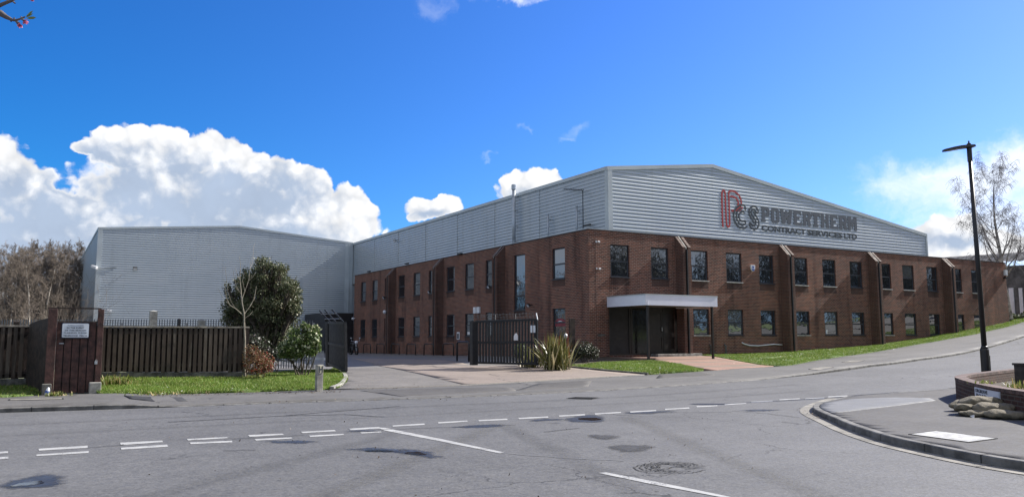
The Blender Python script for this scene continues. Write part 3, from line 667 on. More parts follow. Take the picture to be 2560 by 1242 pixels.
# flat patches lying on the ground
def gpoly(px, off): return [tuple(G(x, y, off)[:2]) for x, y in px]
def patch(name, px, off, m, step=0.4): return sheet(name, gpoly(px, off), off, M[m], step)
def patch_on(name, px, offz, fn, m, step=0.3):
    P = gpoly(px, offz); return sheet(name, P, (lambda V: fn(V) + 0.005), M[m], step)
patch_on('pavement_patch', [(2062, 1008), (2050, 1018), (2056, 1026), (2083, 1036), (2200, 1022), (2340, 1004), (2325, 997), (2200, 994), (2125, 994.5)], 0.08, nk_off, 'asphalt_pale')
patch_on('pavement_patch', [(310, 991), (325, 1000), (400, 1004), (470, 1000), (455, 989.5)], 0.05, back_off, 'asphalt_new')
patch_on('pavement_patch', [(1290, 975), (1345, 958.5), (1480, 950), (1470, 966)], 0.02, back_off, 'pavement')
patch_on('pavement_patch', [(1640, 945), (1650, 935), (1760, 929.5), (1790, 937)], 0.02, back_off, 'pavement')
patch_on('pavement_patch', [(900, 976), (1000, 990), (1290, 976), (1280, 968), (1140, 968)], 0.02, back_off, 'pavement')
# painted markings
def mark(px, name='road_marking', m='paint', step=0.4): return sheet(name, gpoly(px, 0.004), 0.005, M[m], step)
for q in [[(-60, 1131), (20, 1127), (20, 1132.5), (-60, 1138)], [(-60, 1146), (21, 1141), (21, 1147), (-60, 1153)],
          [(96, 1122), (219, 1114), (219, 1119), (97, 1126.5)], [(91, 1135.5), (222, 1127), (221, 1132), (91, 1140)],
          [(300, 1106.5), (405, 1101), (408, 1105), (302, 1112)], [(302, 1119), (418, 1111), (420, 1116), (303, 1124)],
          [(467, 1096.5), (566, 1091.5), (572, 1095), (470, 1100.5)], [(474, 1105.5), (580, 1101), (581, 1105), (477, 1110)],
          [(620, 1087), (706, 1083), (710, 1086.5), (624, 1091.5)], [(636, 1097.5), (728, 1093), (731, 1096), (640, 1101)],
          [(752, 1078.5), (836, 1074.5), (840, 1077.5), (756, 1082.5)], [(772, 1088.5), (858, 1084), (862, 1087), (776, 1092)],
          [(872, 1071), (946, 1067), (956, 1070.5), (876, 1074.5)], [(900, 1080.5), (952, 1077.5), (954, 1080.5), (904, 1083)]]:
    mark(q)
for a, b in [((981, 1064.5), (1061, 1060)), ((1095, 1056.5), (1168, 1052.5)), ((1196, 1051), (1268, 1047.5)), ((1296, 1045.5), (1370, 1042)), ((1397, 1039.3), (1462, 1036)),
             ((1487, 1034.3), (1552, 1030.5)), ((1575, 1029.3), (1640, 1025.7)), ((1662, 1022.8), (1723, 1019.5)), ((1741, 1016.3), (1793, 1014)), ((1811, 1010.7), (1865, 1007.5)),
             ((1878, 1004.8), (1931, 1002)), ((1948, 999), (1999, 996.2)), ((2012, 997), (2060, 994.2)), ((2070, 991.5), (2118, 989))]:
    w = 1.05 + max(0, (a[1] - 990)) / 120
    mark([(a[0], a[1] - w), (b[0], b[1] - w), (b[0] + 1, b[1] + w), (a[0] + 1, a[1] + w)])
mark([(944, 1068.5), (962, 1069), (1110, 1098), (1260, 1130.5), (1250, 1133.5), (1100, 1102.5), (960, 1075)])
mark([(1496, 1181.5), (1514, 1181), (1640, 1204), (1860, 1248), (1836, 1250), (1620, 1208)])
# damp patches, puddles, new asphalt and cracks
def blob_px(cx, cy, rx, ry, n=26, jit=0.22, rot=0.0, seed=0):
    r = random.Random(seed); ph = [r.uniform(0, 6.28) for _ in range(4)]
    out = []
    for i in range(n):
        a = 2 * math.pi * i / n; k = 1 + jit * (math.sin(2 * a + ph[0]) * .5 + math.sin(3 * a + ph[1]) * .45 + math.sin(5 * a + ph[2]) * .3)
        x, y = rx * k * math.cos(a), ry * k * math.sin(a)
        out.append((cx + x * math.cos(rot) - y * math.sin(rot), cy + x * math.sin(rot) + y * math.cos(rot)))
    return out
for i, (cx, cy, rx, ry, rt) in enumerate([(85, 1205, 95, 13, -0.13), (950, 1125, 70, 6, 0.03), (1045, 1133, 62, 8, 0.1), (728, 1104, 62, 4.5, 0.0), (905, 1077, 40, 3, -0.03), (1200, 1065, 70, 3.5, -0.03),
                                          (1465, 1047, 55, 7, -.03), (1365, 1049, 42, 3, -.03), (1385, 1057, 20, 2, 0), (1620, 1030, 60, 3, -.02), (1900, 1025, 50, 2.2, 0.0)]):
    sheet('damp_patch', gpoly(blob_px(cx, cy, rx * 1.15, ry * 1.3, rot=rt, seed=i), .004), 0.0045 if i not in (4,) else 0.0075, M['damp'], 0.12)
for i, (cx, cy, rx, ry, rt) in enumerate([(72, 1209, 40, 4.5, -0.1), (945, 1126, 32, 2.6, 0.03), (1040, 1133, 28, 3.2, 0.12), (1475, 1047, 28, 3.5, 0)]):
    sheet('puddle', gpoly(blob_px(cx, cy, rx, ry, rot=rt, seed=40 + i), .006), 0.008, M['water'], 0.3)
for i, (cx, cy, rx, ry) in enumerate([(1508, 1092, 36, 7), (1575, 1120, 52, 9)]):
    sheet('asphalt_patch', gpoly(blob_px(cx, cy, rx * 1.25, ry * 1.25, rot=.05, seed=60 + i), .004), 0.0045, M['patch_new'], 0.12)
def ribbon(name, px, w, m, off=0.006, seed=0, jit=0.6):
    r = random.Random(seed); pts = []
    for a, b in zip(px[:-1], px[1:]):
        for k in range(6): pts.append((a[0] + (b[0] - a[0]) * k / 6 + r.uniform(-jit, jit) * 3, a[1] + (b[1] - a[1]) * k / 6 + r.uniform(-jit, jit)))
    pts.append(px[-1]); P = [G(x, y)[:2] for x, y in pts]; A = offset_line(P, w); B = offset_line(P, -w)
    mb = MB()
    for p, q in zip(A, B): mb.v += [(*p, h1(*p) + off), (*q, h1(*q) + off)]
    mb.f = [(2 * i, 2 * i + 2, 2 * i + 3, 2 * i + 1) for i in range(len(A) - 1)]
    o = mb.build(name, M[m], recalc=False); o['kind'] = 'structure'
    return o
for i in range(5):                                            # crazed sunken patch in the side road
    k = 1 - i * 0.16
    pts = [(1676 + 92 * k * math.cos(a), 1170 - i * 1.0 + (14.5 * k) * math.sin(a)) for a in np.linspace(0.3 + i * .5, 5.6 + i * .25, 12)]
    ribbon('road_crack', pts, 0.009, 'kerb_joint', 0.006 + i * .001, i, 1.0)
for i, px in enumerate([[(1600, 1165), (1690, 1168), (1760, 1166)], [(1640, 1178), (1700, 1166), (1740, 1172)], [(1610, 1160), (1650, 1176), (1690, 1180)], [(1660, 1158), (1720, 1172), (1765, 1170)]]):
    ribbon('road_crack', px, 0.008, 'kerb_joint', 0.011 + i * .001, 20 + i, 1.0)
for i, px in enumerate([[(1830, 1027), (1920, 1034), (2000, 1044)], [(1955, 1055), (1998, 1059)], [(220, 1120), (310, 1112)], [(580, 1098), (760, 1088)], [(955, 1074), (1290, 1062)], [(1360, 1080), (1450, 1070)],
                        [(560, 1127), (640, 1125)], [(1540, 1038), (1700, 1031), (1830, 1030)]]):
    ribbon('road_crack', px, 0.014, 'asphalt_new', 0.0095, 30 + i, .3)
for i, px in enumerate([[(1270, 1134), (1420, 1146), (1560, 1152)], [(700, 1040), (860, 1036), (960, 1042)], [(420, 1055), (700, 1040), (1000, 1015)]]):
    ribbon('tyre_mark', px, 0.012 if i < 1 else 0.03, 'asphalt_pale' if i < 1 else 'asphalt_new', 0.0055, 50 + i, .2)
M['track_pale'] = asphalt_mat('track_pale', 0.135, (1.03, 1.0, .95), .6, .2); M['track_dark'] = asphalt_mat('track_dark', 0.062, (1, 1, 1.02), .6, .2)
def soften_weak(m, w, k):
    soften(m, w); nt = m.node_tree; mx = [n for n in nt.nodes if n.type == 'MIX_SHADER'][0]; src = mx.inputs[0].links[0].from_socket
    mu = nt.nodes.new('ShaderNodeMath'); mu.operation = 'MULTIPLY'; nt.links.new(src, mu.inputs[0]); mu.inputs[1].default_value = k; nt.links.new(mu.outputs[0], mx.inputs[0])
soften_weak(M['track_pale'], .3, .28); soften_weak(M['track_dark'], .3, .15)
def track(px, w, m, off):
    L_ = smooth_line([G(x, y)[:2] for x, y in px], 2); sheet('tyre_track', [tuple(p) for p in offset_line(L_, w)] + [tuple(p) for p in offset_line(L_, -w)[::-1]], off, M[m], .16)
track([(-150, 1070), (400, 1045), (1000, 1018), (1500, 996), (2000, 960)], .30, 'track_dark', .0022); track([(-150, 1098), (400, 1070), (1000, 1040), (1500, 1012), (2050, 974)], .30, 'track_dark', .0024)
track([(1560, 1042), (1640, 1072), (1740, 1118), (1900, 1180), (2100, 1260)], .28, 'track_pale', .0026); track([(1250, 1060), (1330, 1100), (1460, 1160), (1640, 1260)], .30, 'track_dark', .0028)
track([(300, 1260), (620, 1180), (860, 1120), (1010, 1076)], .30, 'track_dark', .003); track([(760, 1260), (960, 1180), (1130, 1110), (1230, 1068)], .28, 'track_pale', .0032)
# a drain cover in the road and service covers in the pavements
def cover(name, px, off, m, label, grid=False, fn=None):
    P = np.array(gpoly(px, off)); z = H(P) + (fn(P) if fn else 0.0) + 0.008
    mb = MB(); n = len(P)
    mb.v = [(*p, zz) for p, zz in zip(P, z)] + [(*p, zz - 0.06) for p, zz in zip(P, z)]
    mb.f = [tuple(range(n))] + [(i, i + n, (i + 1) % n + n, (i + 1) % n) for i in range(n)]
    o = mb.build(name, M[m]); tag(o, label, 'manhole cover')
    bx = MB(); c = P.mean(0)
    if grid:
        for k in np.linspace(.12, .88, 8):
            a = P[0] + (P[1] - P[0]) * k; b = P[3] + (P[2] - P[3]) * k
            bx.beam((*a, z.mean() + .006), (*b, z.mean() + .006), .02, .012)
    for i in range(n):
        a = c + (P[i] - c) * 1.04; b = c + (P[(i + 1) % n] - c) * 1.04
        bx.beam((*a, z[i] - .004), (*b, z[(i + 1) % n] - .004), .03, .012)
    bx.build('cover_rim', M['kerb_joint'], o)
    return o
cover('drain_cover', [(1418, 996), (1440, 992.5), (1497, 994), (1478, 998)], 0.003, 'concrete_dark', 'dark ribbed drain cover set into the road near the dashed line', True)
cover('manhole_cover', [(2277, 1087), (2341, 1078.5), (2488, 1097.5), (2421, 1107)], 0.1, 'slab_pale', 'pale rectangular concrete service cover in the corner pavement beside the sandbags', fn=nk_off)
cover('manhole_cover', [(2023, 924), (2060, 917.5), (2083, 920), (2046, 927)], 0.06, 'setts', 'pale service cover in the far pavement nearest the kerb', fn=back_off)
cover('manhole_cover', [(2106, 904), (2130, 898.5), (2162, 899.5), (2140, 905)], 0.08, 'setts', 'pale service cover in the far pavement close to the grass strip', fn=back_off)
cover('manhole_cover', [(25, 1003), (26, 999), (154, 996.5), (155, 1001)], 0.07, 'setts', 'long pinkish service cover in the pavement before the timber gate', fn=back_off)

# grass blades
def blades(name, sheets, per, hmin, hmax, w, label):
    V = []; Fc = []
    for sh, dens in sheets:
        me = sh.data; me.calc_loop_triangles()
        co = np.array([v.co[:] for v in me.vertices]); tr = np.array([t.vertices[:] for t in me.loop_triangles])
        a, b, c = co[tr[:, 0]], co[tr[:, 1]], co[tr[:, 2]]
        ar = np.linalg.norm(np.cross(b - a, c - a), axis=1) / 2
        n = int(ar.sum() * dens); k = rng.choice(len(tr), n, p=ar / ar.sum())
        r1 = np.sqrt(rng.random(n))[:, None]; r2 = rng.random(n)[:, None]
        p = a[k] * (1 - r1) + b[k] * r1 * (1 - r2) + c[k] * r1 * r2
        bare = np.array([mnoise.noise(Vector((x_ * .9, y_ * .9, 3.0))) for x_, y_ in p[:, :2]]); keep = rng.random(n) > np.clip((bare - .12) * 2.2, 0, .85); p = p[keep]; n = len(p)
        clump = 0.55 + 0.45 * np.sin(p[:, 0] * 2.1 + np.sin(p[:, 1] * 3.3)) * np.sin(p[:, 1] * 2.7 + 1.3 * np.sin(p[:, 0] * 1.7))
        hh = (hmin + (hmax - hmin) * rng.random(n) * (0.35 + 0.65 * clump))
        th = rng.random(n) * 6.283; ww = w * (.6 + .8 * rng.random(n)); le = rng.normal(0, .45, (n, 2)) * hh[:, None]
        ex = np.c_[np.cos(th) * ww, np.sin(th) * ww, np.zeros(n)]
        tip = p + np.c_[le, hh]
        V.append(np.stack([p - ex, p + ex, tip], 1).reshape(-1, 3))
    V = np.concatenate(V); Fc = np.arange(len(V)).reshape(-1, 3)
    o = link(name, np_mesh(name, V, Fc, M['grass_blade'])); tag(o, label, 'grass', kind='stuff')
blades('grass', [(SH_L, 1300), (SH_LL, 350), (SH_R1, 900), (SH_R2, 330)], 1, 0.03, 0.11, 0.012, 'short green spring grass on the verges beside the fence and office')
def scatter(name, px_boxes, size, m, label, cat, off, flat=.3, seed=2):
    r = np.random.default_rng(seed); V = []
    for (x0, x1, y0, y1, n, o_) in px_boxes:
        for _ in range(n):
            k = r.random(); x = x0 + (x1 - x0) * k; y = y0 + (y1 - y0) * k + r.normal(0, o_); p = G(x, y, off); p[2] += .006
            a = r.uniform(0, 6.28); s_ = size * r.uniform(.5, 1.5); e1 = np.array([math.cos(a), math.sin(a), r.normal(0, flat)]) * s_; e2 = np.array([-math.sin(a), math.cos(a), r.normal(0, flat)]) * s_ * .6
            V += [p - e1, p + e2, p + e1, p - e2]
    V = np.array(V); o = link(name, np_mesh(name, V, np.arange(len(V)).reshape(-1, 4), M[m])); return tag(o, label, cat, kind='stuff')
scatter('leaf_litter', [(260, 860, 991, 977, 420, 1.6), (880, 1060, 968, 962, 150, 5), (1640, 1900, 905, 922, 60, 4), (0, 250, 996, 990, 60, 2), (1990, 2060, 1022, 1045, 30, 3), (600, 1250, 1009, 990, 60, 3)], .022, 'litter_leaf', 'dead leaves and crumbs of soil along the verge, the kerb and the drive', 'leaf litter', .03)
scatter('grit', [(300, 2000, 1200, 1140, 60, 40), (2100, 2500, 1060, 1120, 40, 18), (1300, 2100, 1100, 1040, 40, 25), (100, 900, 1090, 1060, 30, 25)], .011, 'litter_leaf', 'loose grit and small stones lying on the asphalt', 'grit', .012, .8, 5)
scatter('daisies', [(1650, 1650, 925, 912, 12, 5), (1450, 1740, 915, 925, 26, 4), (1820, 2300, 905, 862, 60, 5), (300, 850, 975, 960, 26, 7)], .022, 'daisy', 'tiny white daisies dotted over the mown grass', 'daisies', .11, .5, 6)
# ------------------------------------------------------------------ the brick office
office = empty('office_building', (0, 0, 0), 'long two-storey brown brick office with dark windows, brick fins and a white porch canopy', 'building')
ZTOP = 7.2; SE = 39.27; TE = 35.9
def wall_holes(mb, a0, a1, z0, z1, holes, put, depth):
    """flat wall with rectangular openings and their reveals; put(a, d, z) places a point (d = depth into the wall)"""
    A = sorted({a0, a1} | {h[0] for h in holes} | {h[1] for h in holes}); Z = sorted({z0, z1} | {h[2] for h in holes} | {h[3] for h in holes})
    for i in range(len(A) - 1):
        for j in range(len(Z) - 1):
            ca, cz = (A[i] + A[i + 1]) / 2, (Z[j] + Z[j + 1]) / 2
            if any(h[0] < ca < h[1] and h[2] < cz < h[3] for h in holes): continue
            mb.add([put(A[i], 0, Z[j]), put(A[i + 1], 0, Z[j]), put(A[i + 1], 0, Z[j + 1]), put(A[i], 0, Z[j + 1])], [(0, 1, 2, 3)])
    for (b0, b1, c0, c1) in holes:
        for p, q in (((b0, c0), (b1, c0)), ((b1, c0), (b1, c1)), ((b1, c1), (b0, c1)), ((b0, c1), (b0, c0))):
            mb.add([put(p[0], 0, p[1]), put(q[0], 0, q[1]), put(q[0], depth, q[1]), put(p[0], depth, p[1])], [(0, 1, 2, 3)])
UZ = (4.80, 6.50); LZ = (1.73, 3.20); WW = 1.26
front_s = [1.40, 4.17, 7.10, 9.80, 12.50, 15.52, 18.18, 20.85, 23.85, 26.40, 29.15, 32.12, 34.62]
left_t = [2.20, 9.93, 12.80, 15.62, 18.62, 21.40, 24.35, 27.30, 30.15, 32.98]
fh = [(s, s + WW, *UZ) for s in front_s] + [(s, s + WW, *LZ) for s in front_s[2:]]
ENT = (1.25, 7.02, 0.68, 3.24)
fh.append(ENT); fh = [h for h in fh if not (h[2] < 2 and h[0] < 7.3 and h is not ENT)] + [(7.14, 8.36, *LZ)]
lh = [(t, t + WW, *UZ) for t in left_t] + [(t, t + WW, *LZ) for t in left_t] + [(6.35, 7.63, 3.22, 6.52)]
mb = MB(); wall_holes(mb, 0, SE, -0.6, ZTOP, fh, lambda a, d, z: (a, d, z), 0.14)
wall_holes(mb, 0, TE, -0.6, ZTOP, lh, lambda a, d, z: (d, a, z), 0.14)
mb.add([(SE, 0, -.6), (SE, 46, -.6), (SE, 46, ZTOP), (SE, 0, ZTOP)], [(0, 1, 2, 3)])
mb.add([(0, TE, -.6), (3, TE, -.6), (3, TE, ZTOP), (0, TE, ZTOP)], [(0, 1, 2, 3)])
bw = mb.build('brick_wall', M['brick'], office, recalc=False)
# darker panels of brick in the window bays, 3 mm proud
for x in front_s: MB().box(x + .01, x + WW - .01, -0.003, 0.05, 4.36, UZ[0] - .055).build('sill_panel', M['brick_stain'], office)
for t in left_t:
    MB().box(-0.003, 0.05, t + .01, t + WW - .01, 4.4, UZ[0] - .055).build('sill_panel', M['brick_stain'], office)
    MB().box(-.003, .05, t + .01, t + WW - .01, 1.35, LZ[0] - .055).build('sill_panel', M['brick_stain'], office)
MB().box(-.003, .05, 6.36, 7.62, 2.85, 3.165).build('sill_panel', M['brick_stain'], office)
# roof deck, coping and flashing
MB().box(0.1, SE - .1, 0.1, 1.2, 6.8, 6.98).box(0.1, 2.3, 1.2, TE - .05, 6.8, 6.98).box(30.8, SE - .1, 1.2, 46, 6.8, 6.98).build('roof', M['roof_felt'], office)
cp = MB(); cp.box(-.03, SE + .03, -.03, .30, ZTOP, ZTOP + .045).box(-.03, .30, .302, TE, ZTOP, ZTOP + .045).box(SE - .3, SE + .03, .302, 46, ZTOP, ZTOP + .045)
cp.build('coping', M['coping_dark'], office)
fl = MB(); fl.box(0.05, .25, 0.32, 12.0, ZTOP + .047, ZTOP + .10).box(.05, 4.6, .05, .25, ZTOP + .047, ZTOP + .085); fl.build('flashing', M['clad_trim'], office)
# windows: frame with one transom, two panes, sill
def window_frame(w, h, bar=0.56):
    m = MB(); k = .065; y0, y1 = .075, .135
    m.box(0, w, y0, y1, 0, k).box(0, w, y0, y1, h - k, h).box(0, k, y0, y1, k, h - k).box(w - k, k and w, y0, y1, k, h - k)
    if bar:
        zb = h * (1 - bar); m.box(k, w - k, y0 - .012, y1, zb - .04, zb + .04)
        m.box(k, k + .04, y0 - .012, y1 - .002, k, zb - .04).box(w - k - .04, w - k, y0 - .012, y1 - .002, k, zb - .04)
    return m
protos = {}
def make_window(w, h, bar, sill_m):
    key = (round(w, 2), round(h, 2), bar, sill_m)
    if key in protos: return protos[key], False
    o = window_frame(w, h, bar).build('window', M['frame'], office)
    zb = h * (1 - bar)
    MB().box(.067, w - .067, .10, .11, zb + .042, h - .067).build('pane', M['glass'], o)
    MB().box(.107, w - .107, .095, .105, .067, zb - .042).build('pane', M['glass'], o)
    MB().box(-.03, w + .03, -.05, .07, -.05, -.002).build('sill', M[sill_m], o)
    protos[key] = o
    return o, True
def place_window(x, y, z, w, h, rz, bar=.52, sill_m='frame'):
    o, new = make_window(w, h, bar, sill_m)
    if not new: o = copy_tree(o, office)
    o.location = (x, y, z); o.rotation_euler = (0, 0, rz); return o
for i, s in enumerate(front_s):
    place_window(s, 0, UZ[0], WW, UZ[1] - UZ[0], 0, .52, 'sill' if i not in (0, 1, 4, 7, 10) else 'frame')  # sunlit sills coloured pale, those in fin shade coloured dark
    if i >= 2:
        if i == 2: place_window(7.14, 0, LZ[0], 1.22, LZ[1] - LZ[0], 0, .52, 'sill')
        else: place_window(s, 0, LZ[0], WW, LZ[1] - LZ[0], 0, .52, 'sill' if i in (5, 8) else 'frame')  # same sun and fin shade put into the ground floor sill colours
for t in left_t:
    place_window(0, t + WW, UZ[0], WW, UZ[1] - UZ[0], -math.pi / 2)
    place_window(0, t + WW, LZ[0], WW, LZ[1] - LZ[0], -math.pi / 2)
place_window(0, 7.63, 3.22, 1.28, 3.30, -math.pi / 2, .74)
blind_w = [o for o in office.children if o.name.startswith('window') and 'poster' not in o.name]
for k in (5, 11, 16, 24, 27, 33, 38):
    if k < len(blind_w):
        for pn in [c for c in blind_w[k].children if c.name.startswith('pane')][:1 + k % 2]:
            pn.material_slots[0].link = 'OBJECT'; pn.material_slots[0].material = M['glass_blind']
# things stuck in the panes
o = MB().box(-.006, .086, 2.45, 3.2, 1.93, 2.10).build('window_poster', M['white'], office); o['label'] = 'white card in the window'; o.location = (0.06, 10.6, -.1)
pm = MB(); pm.prism([(2.33, 2.22), (3.33, 2.22), (3.33, 2.5), (3.1, 2.62), (2.83, 2.66), (2.56, 2.62), (2.33, 2.5)], 0, .083, .092)
o = pm.build('window_poster', M['red'], office); o['label'] = 'red poster behind the ground floor window'
pm = MB(); pm.prism([(2.40, 2.40), (3.26, 2.40), (3.26, 2.44), (2.83, 2.53), (2.40, 2.44)], 0, .078, .082); pm.build('poster_lettering', M['white'], o)
MB().box(15.75, 15.9, .082, .09, 1.83, 2.05).build('window_poster', M['white'], office, loc=(2.6, 0, 0))

# brick fins with a sloping top and a dark channel down the middle
def make_fin(on_left):
    p = MB(); w = .58; d = .60; a = .19
    for x0, x1 in ((0, a), (w - a, w)):
        p.add([(x0, -d, -1), (x1, -d, -1), (x1, 0, -1), (x0, 0, -1), (x0, -d, 6.55), (x1, -d, 6.55), (x1, 0, ZTOP), (x0, 0, ZTOP)],
              [(0, 1, 5, 4), (1, 2, 6, 5), (3, 0, 4, 7), (4, 5, 6, 7)])
    o = p.build('brick_fin', M['brick_fin'], office)
    MB().add([(a, -d + .07, -1), (w - a, -d + .07, -1), (w - a, 0, -1), (a, 0, -1), (a, -d + .07, 6.5), (w - a, -d + .07, 6.5), (w - a, 0, 7.1), (a, 0, 7.1)],
             [(0, 1, 5, 4), (4, 5, 6, 7)]).build('channel', M['brown_metal'], o)
    sl = (ZTOP - 6.55) / d; n = 7
    for x0, x1 in ((-.015, a - .03), (w - a + .03, w + .015)):
        c = MB()
        for k in range(n):
            y0 = -d + k * d / n; y1 = y0 + d / n * .66
            z0 = 6.55 + (y0 + d) * sl; z1 = 6.55 + (y1 + d) * sl
            c.add([(x0, y0 - .012, z0 + .012), (x1, y0 - .012, z0 + .012), (x1, y1, z1 + .012), (x0, y1, z1 + .012), (x0, y0 - .012, z0 - .02), (x1, y0 - .012, z0 - .02)],
                  [(0, 1, 2, 3), (4, 5, 1, 0)])
        c.build('cap_brick', M['cap_stone'], o, recalc=False)
    f = MB(); f.add([(a + .0, -d - .02, 6.53), (a + .08, -d - .02, 6.53), (a + .08, .01, ZTOP + .06), (a, .01, ZTOP + .06), (a, -d - .02, 6.44), (a + .08, -d - .02, 6.44)], [(0, 1, 2, 3), (4, 5, 1, 0)])
    f.build('gutter', M['concrete'], o, recalc=False)
    MB().tube([(w / 2 + .04, -d + .03, -.6), (w / 2 + .04, -d + .03, 6.42)], .05, 8).build('downpipe', M['dark_metal'], o)
    return o
fin0 = make_fin(False)
for i, s in enumerate((5.93, 14.30, 22.72, 31.02)):
    f = fin0 if i == 0 else copy_tree(fin0, office); f.location = (s, -.001, 0)
for t in (9.28, 17.98, 26.75):
    f = copy_tree(fin0, office); f.location = (-.001, t, 0); f.rotation_euler = (0, 0, -math.pi / 2)
# entrance: glazed dark doors under the canopy
en = empty('entrance', (0, 0, 0), None, None); en.parent = office
fm = MB(); x0, x1, z0, z1 = ENT; y0, y1 = .06, .13
fm.box(x0, x1, y0, y1, z1 - .09, z1).box(x0, x1, y0, y1, z0, z0 + .09)
for x in (x0, 2.62, 2.75, 4.0, 5.88, x1 - .1): fm.box(x, x + .1, y0 - .004, y1 - .002, z0 + .09, z1 - .09)
fm.build('frame', M['brown_metal'], en)
MB().box(x0 + .1, 2.62, .09, .1, z0 + .09, z1 - .09).build('side_panel', M['black_paint'], en)
for a, b in ((2.85, 4.0), (5.98, x1 - .1)): MB().box(a, b, .09, .1, z0 + .09, z1 - .09).build('pane', M['dark_glass'], en)
for a, b in ((4.1, 4.95), (4.97, 5.88)):
    d = MB().box(a, a + .1, .055, .11, z0 + .1, z1 - .1).box(b - .1, b, .055, .11, z0 + .1, z1 - .1).box(a + .1, b - .1, .055, .11, z1 - .28, z1 - .1).box(a + .1, b - .1, .055, .11, z0 + .1, z0 + .3).box(a + .1, b - .1, .05, .11, 1.62, 1.86)
    d.box(a + .1, b - .1, .08, .09, z0 + .3, 1.62).box(a + .1, b - .1, .08, .09, 1.86, z1 - .28)
    d.build('door', M['brown_metal'], en)
MB().box(4.84, 4.88, 0.0, .05, 1.95, 2.15).build('handle', M['galv'], en)
MB().box(x0 + .5, x0 + .95, .075, .09, 1.5, 1.6).build('letter_plate', M['brown_metal'], en)
# canopy
cx0, cx1, cd_ = 1.12, 5.92, 3.12
ca = MB().box(cx0 + .05, cx1 - .05, -cd_ + .05, -.02, 3.24, 3.30).build('canopy', M['concrete_dark'], office)
fs = MB(); zt, zb = 3.68, 3.18
fs.box(cx0, cx1, -cd_, -cd_ + .05, zb, zt).box(cx0, cx0 + .05, -cd_ + .05, -.01, zb, zt).box(cx1 - .05, cx1, -cd_ + .05, -.01, zb, zt)
fs.build('fascia', M['fascia'], ca)
rm = MB(); rm.box(cx0 - .02, cx1 + .02, -cd_ - .02, -cd_ + .09, zt, zt + .05).box(cx0 - .02, cx0 + .09, -cd_ + .09, -.01, zt, zt + .05).box(cx1 - .09, cx1 + .02, -cd_ + .09, -.01, zt, zt + .05)
rm.build('roof_edge', M['clad_trim'], ca)
MB().box(cx0 + .05, cx1 - .05, -cd_ + .05, -.02, 3.5, 3.6).build('roof', M['roof_felt'], ca)
MB().tube([(cx0 + .12, -cd_ - .012, 3.2), (cx0 + .12, -cd_ - .012, 3.4)], .012, 6).build('corner_strip', M['white'], ca)
for x in (cx0 + .22, cx1 - .3): MB().box(x - .05, x + .05, -cd_ + .07, -cd_ + .17, h1(x, -cd_) - .1, 3.2).build('post', M['brown_metal'], ca)
st = MB().box(4.0, 7.15, -.62, -.005, .3, .73).build('step', M['concrete'], office); bevel(st, .015)
# small fittings on the brickwork
MB().box(.0, .07, .0, .9, 0, .5)
o = MB().tube([onT(1495, 604, -.03), onT(1499, 605, -.05)], .05, 8).tube([onT(1491, 604, 0), onT(1491, 604, -.06)], .06, 8).build('wall_light', M['white'], office)
o = MB().tube([onT(1497, 672, -.03), onT(1502, 672, -.05)], .045, 8).tube([onT(1492, 671, 0), onT(1492, 671, -.06)], .05, 8).build('wall_light', M['white'], office)
# overflow pipe stubs at the foot of the front wall
for px in (1778, 1815):
    b = onT(px, 886, -.12); o = MB().tube([(b[0], b[1], .45), (b[0], b[1], 1.15)], .05, 8).tube([(b[0], b[1], 1.12), (b[0], -.01, 1.2)], .045, 8).build('vent_pipe', M['grey_wall'], office)
MB().tube([(7.05 + .0, -.02, .6), (7.05, -.02, .62)], .01, 4)
for s in (5.72, 14.15, 22.55, 30.85):                            # movement joints beside the fins
    MB().box(s, s + .018, -.004, .01, 0.4, 6.9).build('joint', M['coping_brick'], office)
MB().box(.42, .44, -.004, .01, .5, ZTOP - .02).build('joint', M['coping_brick'], office)

# ------------------------------------------------------------------ corrugated sheds
def clad(mb, z0, z1, pitch, ext, put):
    """horizontal ribbed sheeting: ext(z) gives the two ends of a row, put(a, d, z) places a point (d = out of the wall)"""
    rows = []; k = 0
    while z0 + k * pitch < z1:
        z = z0 + k * pitch
        for dz, d in ((0, .030), (.12, .030), (.74, 0), (.90, 0), (.985, .028)): rows.append((z + dz * pitch, d))
        k += 1
    rows = [r for r in rows if r[0] <= z1] + [(z1, .027)]
    b = len(mb.v)
    for z, d in rows:
        a0, a1 = ext(z); mb.v += [put(a0, d, z), put(a1, d, z)]
    for i in range(len(rows) - 1): mb.f.append((b + 2 * i, b + 2 * i + 1, b + 2 * i + 3, b + 2 * i + 2))
SH0, SH1, STF, STB = 2.10, 30.95, 1.0, 46.0
EL, AX, AZ, ER = 10.93, 9.91, 11.90, 9.02
shed = empty('warehouse', (0, 0, 0), 'tall pale grey ribbed metal warehouse rising behind the brick office', 'building')
def ext_f(z):
    a = SH0 if z <= EL else SH0 + (AX - SH0) * (z - EL) / (AZ - EL)
    b = SH1 if z <= ER else SH1 - (SH1 - AX) * (z - ER) / (AZ - ER)
    return a + .02, max(b, a + .02)
mb = MB(); clad(mb, 6.9, AZ - .03, .2, ext_f, lambda a, d, z: (a, STF - d, z)); mb.build('gable_cladding', M['clad'], shed, recalc=False)
mb = MB(); clad(mb, 6.9, EL - .02, .2, lambda z: (STF, 42.36), lambda a, d, z: (SH0 - d, a, z)); mb.build('side_cladding', M['clad'], shed, recalc=False)
mb = MB().add([(SH1, STF, 6.5), (SH1, STB, 6.5), (SH1, STB, ER), (SH1, STF, ER)], [(0, 1, 2, 3)]).add([(SH0, STB, 6), (SH1, STB, 6), (SH1, STB, ER), (AX, STB, AZ), (SH0, STB, EL)], [(0, 1, 2, 3, 4)])
mb.build('rear_wall', M['clad'], shed, recalc=False)
